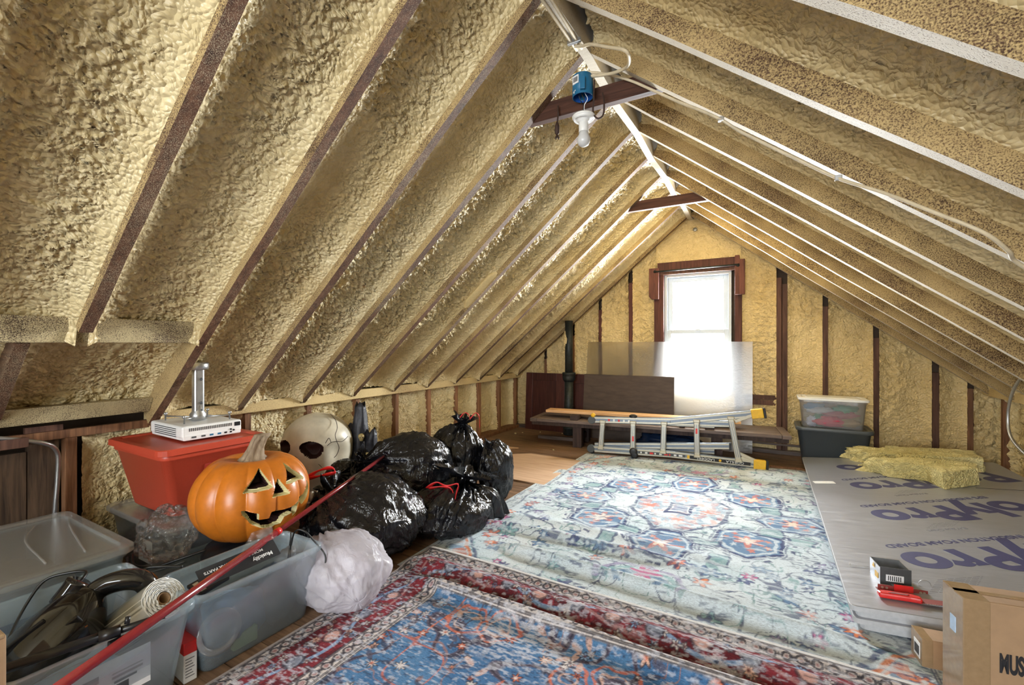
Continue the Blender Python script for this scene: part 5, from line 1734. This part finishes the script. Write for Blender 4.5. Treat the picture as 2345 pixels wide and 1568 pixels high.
# clear zip bag with black piping under the pumpkin
zb = thing('zip_bag', 'crumpled clear zip bag with black piping beside the pumpkin', 'bag', (-2.37, 1.00, 0.19))
A, T, D = sphere_dirs(60, 36)
n_ = np.abs(vnoise(D[..., 0] * 4, D[..., 1] * 4, D[..., 2] * 4, 70)) * .35
P = D * (0.85 + n_)[..., None] * np.array((.105, .115, .125))
P[..., 2] = np.maximum(P[..., 2] + .10, 0.0)
blob('film_body', P, M['film'], zb)
MB().tube(spline([(-.09, -.10, .03), (.0, -.125, .012), (.09, -.09, .012), (.16, -.01, .035), (.20, .06, .05)], 8), .006, 8).build('piping', M['black'], zb, True)
MB().tube(spline([(-.10, -.115, .018), (.0, -.140, .0), (.10, -.10, .0), (.17, -.01, .02)], 8), .005, 8).build('piping', M['dark_gray'], zb, True)

# metal conduit down the boarded wall
cd = MB().tube(spline([(-3.02, .30, .745), (-3.0, .55, .738), (-3.0, .654, .716), (-3.0, .71, .697), (-3.005, .754, .680), (-3.02, .792, .653), (-3.04, .815, .60), (-3.06, .818, .48), (-3.07, .812, .33), (-3.07, .80, .05)], 8), .010, 10).build('metal_conduit', M['steel'], None, True)
tag(cd, 'bent metal conduit running down the dark boarded wall, left', 'conduit')
# ------------------------------------------------------------------ rugs: pattern woven as point colours
def rgb(r, g, b): return np.array(lin255(r, g, b)[:3])
def paint(C, mask, col, a=1.0):
    m = (np.clip(mask, 0, 1) * a)[..., None]
    return C * (1 - m) + col * m
def band(d, w, s=0.004):
    return 1 - sstep(w, w + s, np.abs(d))
def fill(d, s=0.004):
    return 1 - sstep(-s, s, d)

def hexd(x, y, a, b):
    return np.maximum(np.abs(x) / a + 0.45 * np.abs(y) / b, np.abs(y) / b) - 1.0
def flower(x, y, r, n, ph=0.0):
    a = np.arctan2(y, x)
    return np.hypot(x, y) - r * (0.72 + 0.28 * np.cos(n * a + ph))

def white_pattern(x, y):
    wx_, wy_ = fbm(x * 9, y * 9, 1.1, 201, 3) * .030, fbm(x * 9, y * 9, 6.1, 203, 3) * .030
    x, y = x + wx_, y + wy_
    S = x.shape
    base = rgb(197, 208, 215)
    C = np.ones(S + (3,)) * base
    NAVY, BLUE, TEAL, CORAL, ORNG, PINK, LILAC = rgb(62, 70, 108), rgb(92, 124, 160), rgb(130, 172, 178), rgb(206, 120, 96), rgb(214, 120, 62), rgb(190, 92, 140), rgb(150, 140, 176)
    ax, ay = np.abs(x), np.abs(y)
    # loose wear in tone
    C = paint(C, sstep(0.05, 0.4, fbm(x * 3, y * 3, 0, 5, 4)), rgb(208, 214, 216), .7)
    C = paint(C, sstep(0.10, 0.5, fbm(x * 5, y * 5, 3, 9, 4)), TEAL, .22)
    cache = {}
    def wob(k, sc=26, am=.010):
        if (k, sc) not in cache:
            cache[k, sc] = fbm(x * sc, y * sc, k, 41 + k, 2)
        return cache[k, sc] * am
    # vines: level lines of a smooth field, mirrored
    f = fbm(ax * 3.4 + 7, ay * 3.4, 1.5, 77, 2)
    C = paint(C, band(f - 0.05, .010, .012) * sstep(.55, .8, np.hypot(ax, ay * .8)), NAVY, .75)
    f2 = fbm(ax * 5.2, ay * 5.2 + 4, 6.5, 97, 2)
    C = paint(C, band(f2 + .02, .010, .012) * (vnoise(ax * 4, ay * 4, 0, 3) > .1), TEAL * .8, .75)
    for q in range(3):
        f3 = fbm(ax * (7.5 + q) + 3 * q, ay * (7.5 + q) + 2, 9.5 + q, 117 + q, 2)
        C = paint(C, band(f3 - .03, .012, .012) * (vnoise(ax * 6, ay * 6, q, 31 + q) > .05), (NAVY, rgb(84, 96, 120), TEAL * .6)[q], .8)
    # small flowers in the field
    rs = random.Random(5)
    for i in range(80):
        fx, fy = rs.uniform(.05, 1.05), rs.uniform(.05, 1.36)
        if math.hypot(fx / .8, fy / .82) < 1:
            continue
        col = [CORAL, BLUE, PINK, NAVY * 1.5, LILAC, TEAL, BLUE, ORNG][i % 8]
        r0, pn = rs.uniform(.025, .055), rs.choice([5, 6, 8])
        w = np.nonzero((np.abs(ax - fx) < r0 + .02) & (np.abs(ay - fy) < r0 + .02))
        d = flower(ax[w] - fx, ay[w] - fy, r0, pn) + wob(2)[w]
        c0 = paint(C[w], fill(d), col, .9)
        c0 = paint(c0, band(d, .003), NAVY, .7)
        C[w] = paint(c0, fill(np.hypot(ax[w] - fx, ay[w] - fy) - .010), base, .9)
    # fans beyond the medallion
    for fx, fy, sc in ((0, 1.10, 1.0), (.98, 0, .8)):
        for k in range(3):
            d = np.abs(np.hypot((ax - fx) / 1.25, ay - fy) - .10 * sc - .035 * k) - .012
            C = paint(C, fill(d + wob(3)) * (ay - fy < .06), (BLUE, TEAL, LILAC)[k], .8)
    d = flower(ax, ay - .985, .075, 7) + wob(6)
    C = paint(C, fill(d), PINK, .85)
    # medallion lobes
    lobes = [(0, .63, .17, .20, 0.0), (.43, .39, .19, .17, .55), (.66, 0.0, .20, .14, 0.0)]
    for lx, ly, a, b, rot in lobes:
        c_, s_ = math.cos(rot), math.sin(rot)
        px, py = (ax - lx) * c_ + (ay - ly) * s_, -(ax - lx) * s_ + (ay - ly) * c_
        d = hexd(px, py, a, b) + wob(8, 22, .05)
        C = paint(C, fill(d, .02), BLUE, .92)
        C = paint(C, band(d + .16, .04, .02), base, .8)
        C = paint(C, band(d, .045, .02), NAVY, .95)
        C = paint(C, band(d - .13, .025, .02), NAVY * 1.2, .6)
        fl = flower(px, py, min(a, b) * .55, 6) + wob(9)
        C = paint(C, fill(fl), CORAL, .75)
        C = paint(C, fill(flower(px, py, min(a, b) * .34, 6)), rgb(222, 206, 190), .9)
        for q in range(7):
            an = q / 7 * 2 * PI
            C = paint(C, fill(flower(px - math.cos(an) * a * .62, py - math.sin(an) * b * .62, .022, 5)), (ORNG, CORAL, base)[q % 3], .8)
        # beads round each lobe
        th = np.arctan2(py / b, px / a)
        C = paint(C, fill(np.abs(d - .30) - .055, .02) * (np.sin(th * 14) > .35) * (np.hypot(x, y) > .5), NAVY, .85)
    # heart of the medallion
    d = np.maximum(ax / .40 + ay / .52, np.maximum(ax / .30, ay / .40)) - 1
    C = paint(C, band(d, .03, .02), NAVY, .8)
    C = paint(C, fill(d + .05, .02) * (fbm(x * 20, y * 20, 0, 15, 3) > .04), BLUE, .55)
    C = paint(C, fill(d + .05, .02) * (fbm(x * 26, y * 26, 5, 19, 3) > .16), CORAL, .40)
    dq = np.maximum(ax / 1.0, ay / 1.35)
    C = paint(C, band(dq - .070, .010, .004), NAVY, .95)
    C = paint(C, fill(dq - .045), rgb(120, 128, 160), .8)
    for fx, fy in ((0, .20), (.19, 0), (0, -.20)):
        C = paint(C, fill(flower(ax - fx, ay - fy, .05, 6)), CORAL, .8)
    # teal and navy steps between lobes
    for fx, fy, a, b in ((.22, .50, .07, .05), (.55, .20, .06, .07), (.30, .68, .05, .06), (.70, .28, .06, .05)):
        d = np.maximum(np.abs(ax - fx) / a, np.abs(ay - fy) / b) - 1 + wob(4, 20, .25)
        C = paint(C, fill(d, .08), TEAL * .75, .75)
        C = paint(C, band(d, .10, .08), NAVY, .8)
    # corner pieces
    d = (1.14 - ax) / .42 + (1.45 - ay) / .52 - 1
    C = paint(C, band(d, .02, .02), ORNG * .9, .8)
    C = paint(C, band(d - .10, .02, .02), NAVY, .8)
    C = paint(C, fill(d + .05, .02) * (fbm(x * 9, y * 9, 0, 25, 3) > .05), BLUE, .7)
    C = paint(C, fill(d + .05, .02) * (fbm(x * 12, y * 12, 4, 27, 3) > .15), ORNG, .6)
    # side borders: two navy lines with a small running motif
    e = np.minimum(1.14 - ax, (1.45 - ay))
    C = paint(C, fill(e - .115), rgb(192, 202, 206), .8)
    for w in (.035, .105, .115):
        C = paint(C, band(e - w, .0022, .003), NAVY, .8)
    run = np.where(1.14 - ax < 1.45 - ay, y, x)
    C = paint(C, band(e - .07 - .018 * np.sign(np.sin(run * 42)), .004) * 1.0, rgb(110, 120, 140), .7)
    C = paint(C, fill(flower(((run * 5) % 1 - .5) / 5, e - .07, .018, 6)), rgb(170, 130, 140), .7)
    # worn weave
    wear = fbm(x * 9, y * 60, 0, 33, 3)
    C = paint(C, sstep(.0, .28, wear), base * 1.02, .62)
    C = paint(C, sstep(.16, .40, fbm(x * 24, y * 90, 2, 35, 2)) * sstep(-.1, .25, fbm(x * 4, y * 4, 8, 36, 2)), rgb(70, 80, 112), .75)
    C = paint(C, sstep(.10, .5, fbm(x * 4, y * 11, 7, 39, 3)), base, .35)
    return np.clip(C, 0, 1)

def fold(x, y, pts, h, w, both=True):
    """soft ridge along a polyline y(x)"""
    xs, ys_ = zip(*pts)
    yy = np.interp(x, xs, ys_)
    on = sstep(xs[0] - .25, xs[0] + .05, x) * (1 - sstep(xs[-1] - .05, xs[-1] + .3, x))
    return h * np.exp(-((y - yy) / w) ** 2) * on

# cream rug
W0, W1, Y0_, Y1_ = -1.69, 0.59, 1.74, 4.52
nx, ny = 460, 580
gx = np.linspace(0, 1, nx)[:, None] * np.ones((1, ny))
gy = np.linspace(0, 1, ny)[None, :] * np.ones((nx, 1))
X = W0 + gx * (W1 - W0)
Y = Y0_ + gy * (Y1_ - Y0_) + gy * 0.17 * (X - W0)
cx_, cy_ = -0.55, 3.20
colr = white_pattern((X - cx_), (gy - .525) * 2.9)
Z = 0.010 + 0.003 * fbm(X * 3, Y * 3, 0, 12, 3)
Z = Z + fold(X, Y, [(-1.7, 2.36), (-1.37, 2.42), (-1.0, 2.44), (-.55, 2.45)], .040, .045)
Z = Z + fold(X, Y, [(-1.2, 2.175), (-.79, 2.16), (-.28, 2.13), (.2, 2.11)], .046, .036)
Z = Z + fold(X, Y, [(-1.5, 2.62), (-1.0, 2.66), (-.3, 2.60)], .014, .05)
Z = Z + fold(X, Y, [(-.9, 3.0), (-.2, 2.9), (.3, 2.9)], .006, .08)
under = sstep(.24, .30, X) * sstep(2.2, 2.3, Y)
Z = Z * (1 - under) + .0012 * under
edge = np.minimum(np.minimum(X - W0, W1 - X), np.minimum(gy, 1 - gy) * 2.8)
Z = Z * sstep(-.005, .012, edge) + .0008
rw = thing('cream_rug', 'large faded cream rug with blue and coral medallion', 'rug', (0, 0, 0.0005))
grid_obj('pile', np.stack([X, Y, Z], -1), M['rug_white'], rw, True, colr)
MB().hexa([(W0 + .004, Y0_ + .004, 0), (W1 - .004, Y0_ + .004, 0), (W1 - .004, Y1_ + .382, 0), (W0 + .004, Y1_ - .004, 0)], [(W0 + .004, Y0_ + .004, .0006), (W1 - .004, Y0_ + .004, .0006), (W1 - .004, Y1_ + .382, .0006), (W0 + .004, Y1_ - .004, .0006)]).build('backing', plain('jute_backing', (.30, .24, .15), .9), rw)
# tan binding showing past the far edge and along the left
MB().hexa([(W0 - .012, Y1_ - .01, 0), (W1 - .30, Y1_ + .325, 0), (W1 - .30, Y1_ + .365, 0), (W0 - .012, Y1_ + .035, 0)], [(W0 - .012, Y1_ - .01, .004), (W1 - .30, Y1_ + .325, .004), (W1 - .30, Y1_ + .365, .004), (W0 - .012, Y1_ + .035, .004)]).build('rolled_edge', plain('tan_binding', (.26, .19, .11), .9, bump=.5, bscale=30, var=.35), rw)

def red_pattern(x, y, w, h):
    """x 0..w from the left edge, y 0..h from the far edge"""
    S = x.shape
    RED, DKRED, CREAM, BLACK, BLUE, LBLUE, ORNG, TAN = rgb(124, 46, 54), rgb(86, 34, 40), rgb(205, 196, 192), rgb(46, 42, 52), rgb(64, 104, 146), rgb(132, 162, 196), rgb(196, 106, 76), rgb(206, 166, 146)
    e = np.minimum(np.minimum(x, y), w - x)
    run = np.where(e == y, x, y)
    C = np.ones(S + (3,)) * BLUE
    cache = {}
    def wb_(k, sc=30, am=.010):
        if (k, sc) not in cache:
            cache[k, sc] = fbm(x * sc, y * sc, k, 61 + k, 2)
        return cache[k, sc] * am
    C = paint(C, sstep(-.1, .35, fbm(x * 5, y * 5, 0, 14, 4)), rgb(84, 124, 162), .8)
    # field: scrolling vines, rosettes
    f = fbm(x * 4.2, y * 4.2, 2.5, 17, 2)
    C = paint(C, band(f, .022, .02), rgb(88, 70, 78), .85)
    C = paint(C, band(f, .006, .008), BLACK, .7)
    f = fbm(x * 5.5 + 9, y * 5.5, 8.5, 23, 1)
    C = paint(C, band(f - .04, .007, .008) * (vnoise(x * 3, y * 3, 0, 5) > .0), ORNG, .8)
    for q in range(2):
        f = fbm(x * 9 + 5 * q, y * 9, 3.5 + q, 133 + q, 2)
        C = paint(C, band(f, .016, .014) * (vnoise(x * 5, y * 5, q, 7) > 0), (rgb(70, 62, 74), rgb(150, 112, 104))[q], .8)
    for cx0, cy0, r0 in ((.56, .42, .085), (.70, .40, .085), (1.20, .47, .09), (1.05, .52, .07)):
        d = np.hypot(x - cx0, y - cy0) - r0 + wb_(3, 16, .03)
        C = paint(C, band(d, .0035, .004), ORNG, .85)
        C = paint(C, band(d + .03, .0025, .004), TAN, .75)
    rs = random.Random(11)
    for i in range(230):
        fx, fy = rs.uniform(.30, w), rs.uniform(.28, h)
        r0 = rs.uniform(.010, .030)
        col = [CREAM, TAN, ORNG, LBLUE, CREAM][i % 5]
        ii = np.nonzero((np.abs(x - fx) < .11) & (np.abs(y - fy) < .11))
        xw, yw = x[ii], y[ii]
        d = flower(xw - fx, yw - fy, r0, rs.choice([5, 6, 7, 8]), rs.uniform(0, 6)) + wb_(5)[ii]
        c0 = paint(C[ii], fill(d), col, .95)
        c0 = paint(c0, band(d, .0028, .003), BLACK, .8)
        c0 = paint(c0, fill(np.hypot(xw - fx, yw - fy) - r0 * .30), [ORNG, DKRED, CREAM][i % 3], .9)
        an = rs.uniform(0, 6)
        lx, ly = fx + math.cos(an) * .05, fy + math.sin(an) * .045
        dl_ = np.hypot((xw - lx) * math.cos(an) + (yw - ly) * math.sin(an), 2.4 * (-(xw - lx) * math.sin(an) + (yw - ly) * math.cos(an))) - .028
        C[ii] = paint(c0, fill(dl_), [rgb(84, 76, 88), TAN, rgb(60, 60, 76)][i % 3], .75)
    # borders
    B = .315
    m = fill(e - B, .003)
    C = paint(C, m, CREAM)
    mid = fill(np.abs(e - .155) - .085, .003)
    C = paint(C, mid, RED)
    C = paint(C, mid * (fbm(x * 16, y * 16, 0, 29, 3) > .05), DKRED, .8)
    # flowers and leaves in the red band
    rn = (run * 3.1) % 1 - .5
    v_ = np.sin(run * 3.1 * 2 * PI / 2) * .045
    C = paint(C, band(e - .155 - v_, .006) * mid, LBLUE * .9, .9)
    C = paint(C, band(e - .155 + v_ * .8, .004) * mid, rgb(160, 120, 120), .8)
    for k in range(150):
        rx_, re = rs.uniform(0, max(w, h)), rs.uniform(.085, .225)
        r0 = rs.uniform(.009, .022)
        ii = np.nonzero((np.abs(run - rx_) < .035) & (np.abs(e - re) < .035))
        d = flower(run[ii] - rx_, e[ii] - re, r0, rs.choice([5, 6, 8])) + wb_(7)[ii]
        c0 = paint(C[ii], fill(d) * mid[ii], [CREAM, TAN, CREAM, LBLUE][k % 4], .9)
        c0 = paint(c0, band(d, .0025, .003) * mid[ii], BLACK, .75)
        C[ii] = paint(c0, fill(np.hypot(run[ii] - rx_, e[ii] - re) - .006) * mid[ii], DKRED, .9)
    for k in range(14):
        rx_ = .1 + k * .165
        d = np.hypot((run - rx_) * .8, e - .155) - .026 + wb_(8)
        C = paint(C, fill(d) * mid, rgb(128, 134, 148) if k % 2 else rgb(190, 150, 140), .9)
        C = paint(C, band(d, .003) * mid, BLACK, .7)
    # narrow guard stripes with dark beads
    for c0, hw in ((.040, .024), (.272, .024)):
        g = fill(np.abs(e - c0) - hw, .002)
        C = paint(C, g, rgb(196, 186, 182))
        q = (run * 21) % 1 - .5
        d = np.hypot(q / 21, e - c0) - .016 + wb_(9, 50, .006)
        C = paint(C, band(d, .0035, .002) * g, BLACK, .9)
        C = paint(C, fill(d + .008) * g, [RED][0], .7)
        q2 = (run * 21 + .5) % 1 - .5
        C = paint(C, fill(flower(q2 / 21, e - c0, .010, 4)) * g, BLACK, .85)
    for w0 in (.010, .016, .064, .070, .240, .246, .298, .304, .313):
        C = paint(C, band(e - w0, .0018, .002), BLACK, .85)
    # streaky wear along the weft
    wear = fbm(x * 45, y * 120, 0, 43, 3)
    C = paint(C, sstep(.05, .42, wear), rgb(190, 192, 204), .60)
    C = paint(C, sstep(.18, .5, fbm(x * 55, y * 150, 3, 47, 2)), rgb(44, 46, 60), .60)
    blot = sstep(.14, .45, fbm(x * 2.6 + 3, y * 2.6, 0, 51, 3))
    C = paint(C, blot * sstep(-.05, .2, fbm(x * 40, y * 110, 5, 53, 2)), rgb(206, 204, 210), .6)
    return np.clip(C, 0, 1)

RX0, RX1, RY0, RY1 = -1.645, 0.62, 0.30, 1.945
nx, ny = 640, 470
gx = np.linspace(0, 1, nx)[:, None] * np.ones((1, ny))
gy = np.linspace(0, 1, ny)[None, :] * np.ones((nx, 1))
X = RX0 + gx * (RX1 - RX0)
Y = RY0 + gy * (RY1 - RY0)
colr = red_pattern(X - RX0, RY1 - Y, RX1 - RX0, RY1 - RY0)
Z = 0.007 + 0.0025 * fbm(X * 3, Y * 3, 0, 22, 3)
Z = Z + .0145 * sstep(1.70, 1.76, Y)                                        # lies over the cream rug's end
Z = Z + fold(X, Y, [(-1.5, 1.80), (-.8, 1.79), (-.3, 1.80), (.4, 1.79)], .030, .040)
Z = Z + fold(X, Y, [(-1.36, 1.66), (-.88, 1.665), (-.35, 1.65), (.3, 1.65)], .050, .038)
Z = Z + fold(X, Y, [(-1.0, 1.45), (-.5, 1.42), (.2, 1.44)], .006, .07)
Z = Z + fold(X, Y, [(-1.62, 1.94), (-.8, 1.93), (.5, 1.93)], .010, .02)
edge = np.minimum(np.minimum(X - RX0, RX1 - X), np.minimum(Y - RY0, RY1 - Y + .01))
Z = Z * sstep(-.004, .008, edge) + np.where(Y > 1.72, .012, .0) * (1 - sstep(-.004, .008, edge)) + .0008
rr_ = thing('red_blue_rug', 'worn red and blue oriental rug in the foreground', 'rug', (0, 0, 0.001))
grid_obj('pile', np.stack([X, Y, Z], -1), M['rug_red'], rr_, True, colr)
# white overcast edge
n_e = 90
pts = []
for i in range(n_e):
    x = RX0 + (RX1 - RX0) * i / (n_e - 1)
    j = int(round(i / (n_e - 1) * (nx - 1)))
    pts.append((x, RY1 + .001, float(Z[j, -2]) + .001))
MB().tube(pts, .0045, 6).build('overcast_edge', plain('white_edging', (.62, .60, .58), .9), rr_, True)
pts = []
for i in range(60):
    y = RY0 + (RY1 - RY0) * i / 59
    j = int(round(i / 59 * (ny - 1)))
    pts.append((RX0 - .001, y, float(Z[1, j]) + .0005))
MB().tube(pts, .004, 6).build('overcast_edge', plain('grey_edging', (.30, .26, .25), .9), rr_, True)
# ------------------------------------------------------------------ electrics under the ridge
eb = thing('junction_box', 'bright blue round electrical box on the first collar tie', 'electrical box', (-0.812, 2.118, 2.372))
EBZ = 0.105
MB().lathe([(.048, 0.0), (.051, .0), (.051, EBZ - .004), (.046, EBZ), (0, EBZ)], 28, cap=False).build('drum', M['blue_box'], eb, True)
MB().lathe([(.047, 0.0), (.047, EBZ - .008), (0, EBZ - .008)], 28, cap=False).build('inner_wall', plain('blue_inside', (.01, .07, .30), .4), eb, True)
for a in (20, 200):
    MB().box(-.012, .012, -.006, .016, .0, .06, M=Matrix.Rotation(R(a), 4, 'Z') @ Matrix.Translation((0, .051, .01))).build('screw_boss', M['blue_box'], eb, bev=.002)
MB().box(-.018, .018, .0, .004, .0, .040, M=Matrix.Rotation(R(-20), 4, 'Z') @ Matrix.Translation((0, -.0535, .05))).build('paper_label', M['paper'], eb)
for q in range(4):
    MB().box(-.012 + q * .007, -.008 + q * .007, -.001, .0, .008, .032, M=Matrix.Rotation(R(-20), 4, 'Z') @ Matrix.Translation((0, -.0537, .05))).build('label_bar', M['ink'], eb)
text_obj('size_mark', '4"', .022, M['paper'], eb, (-.026, -.0455, .012), Matrix.Rotation(R(-25), 4, 'Z') @ Matrix.Rotation(R(90), 4, 'X'))

lp = thing('hanging_bulb', 'bare white bulb in a white lampholder hanging by wires', 'lamp', (-0.805, 2.112, 2.155))
bulb_m = plain('frosted_bulb', (.58, .58, .58), .25, var=.02)
MB().lathe([(0, -.030), (.012, -.0285), (.024, -.021), (.031, -.008), (.0325, .006), (.030, .018), (.024, .030), (.0225, .045)], 28).build('bulb', bulb_m, lp, True)
MB().lathe([(.0225, .042), (.024, .044), (.024, .086), (.020, .090)], 24).build('bulb_collar', M['white_plastic'], lp, True)
hl = MB().lathe([(.020, .085), (.030, .094), (.034, .100), (.050, .104), (.0525, .108), (.0525, .112), (.056, .113), (.057, .118), (.052, .124), (.03, .128), (0, .129)], 36).build('lampholder', M['white'], lp, True)
for rr2 in (.040, .046):
    MB().lathe([(rr2 - .001, .1015), (rr2 + .001, .1000), (rr2 + .002, .1025)], 30, cap=False).build('holder_ring', M['white'], hl, True)
for k, (dx, c_) in enumerate(((-.006, 'cable_black'), (.006, 'paper'), (.0, 'cable_brown'))):
    MB().tube(spline([(dx * .6, 0, .128), (dx * .5, .002, .175), (dx * 3, .006, .205), (dx * 2.5 - .008, -.004, .235), (dx, .0, .275)], 6), .0017, 6).build('wire', M[c_], lp, True)

# pale cable looping from the ridge to the box and on down the right slope
def rs_pt(x, y, z, out=0.012):
    o, d, n = slope_frame(1)
    return Vector((x, y, z)) - n * out
pc_ = [(-.815, 2.02, 2.572), (-.775, 2.02, 2.560), (-.72, 1.985, 2.530), (-.63, 1.94, 2.462), (-.545, 1.90, 2.400), (-.53, 1.93, 2.385), (-.565, 2.03, 2.405), (-.64, 2.08, 2.425), (-.74, 2.105, 2.452), (-.785, 2.11, 2.470)]
w1 = MB().tube(spline(pc_, 8), .0075, 8).build('cable_loop', M['cable_white'], None, True)
tag(w1, 'pale cable looping from the ridge down to the blue box', 'cable')
pr_ = [rs_pt(*p) for p in ((-.775, 2.10, 2.490), (-.70, 2.12, 2.470), (-.584, 2.16, 2.425), (-.45, 2.165, 2.33), (-.356, 2.160, 2.259), (-.27, 2.13, 2.19), (-.181, 2.126, 2.122), (-.125, 2.14, 2.075), (-.067, 2.150, 2.031), (.08, 2.145, 1.915), (.23, 2.132, 1.797), (.36, 2.07, 1.70), (.482, 2.01, 1.597), (.589, 1.984, 1.513), (.66, 2.03, 1.455), (.711, 2.10, 1.417), (.90, 2.14, 1.27))]
w2 = thing('slope_cable', 'pale cable stapled down the right roof slope', 'cable', (0, 0, 0))
MB().tube(spline(pr_, 8), .0065, 8).build('cable', M['cable_white'], w2, True)
for p in (pr_[6], pr_[10]):
    MB().box(p.x - .012, p.x + .012, p.y - .006, p.y + .006, p.z - .008, p.z + .012).build('staple', M['steel'], w2, bev=.002)
bc = MB().tube(spline([(-.755, 2.125, 2.445), (-.755, 2.118, 2.36), (-.757, 2.115, 2.285), (-.735, 2.118, 2.250), (-.708, 2.12, 2.262), (-.705, 2.124, 2.32), (-.715, 2.13, 2.375)], 8), .0045, 7).build('brown_cable_loop', M['cable_brown'], None, True)
tag(bc, 'brown cloth cable hanging in a loop below the collar tie', 'cable')
pg = thing('cut_cable', 'short frayed brown cable end dangling left of the bulb', 'cable', (-.965, 2.150, 2.235))
MB().tube(spline([(0, .01, .155), (.002, .006, .10), (.0, .0, .06)], 6), .0045, 7).build('cable', M['cable_brown'], pg, True)
MB().lathe([(.003, .0), (.011, .008), (.012, .045), (.006, .066)], 10).build('connector', M['cable_brown'], pg, True)
for a in range(5):
    MB().tube([(0.0, 0, .004), (.012 * math.cos(a * 1.26), .012 * math.sin(a * 1.26), -.020)], .0025, 5).build('strand', M['cable_brown'], pg, True)
# steel conduit bowing out from the right knee wall
rc = MB().tube(spline([(1.47, 4.00, 1.10), (1.47, 4.20, 1.03), (1.46, 4.34, .935), (1.45, 4.455, .81), (1.45, 4.522, .649), (1.45, 4.475, .503), (1.47, 4.30, .41), (1.50, 4.05, .34), (1.56, 3.7, .25), (1.60, 3.4, .14)], 8), .0095, 8).build('metal_conduit', M['steel'], None, True)
tag(rc, 'curved metal conduit hanging at the right edge above the foam boards', 'conduit')
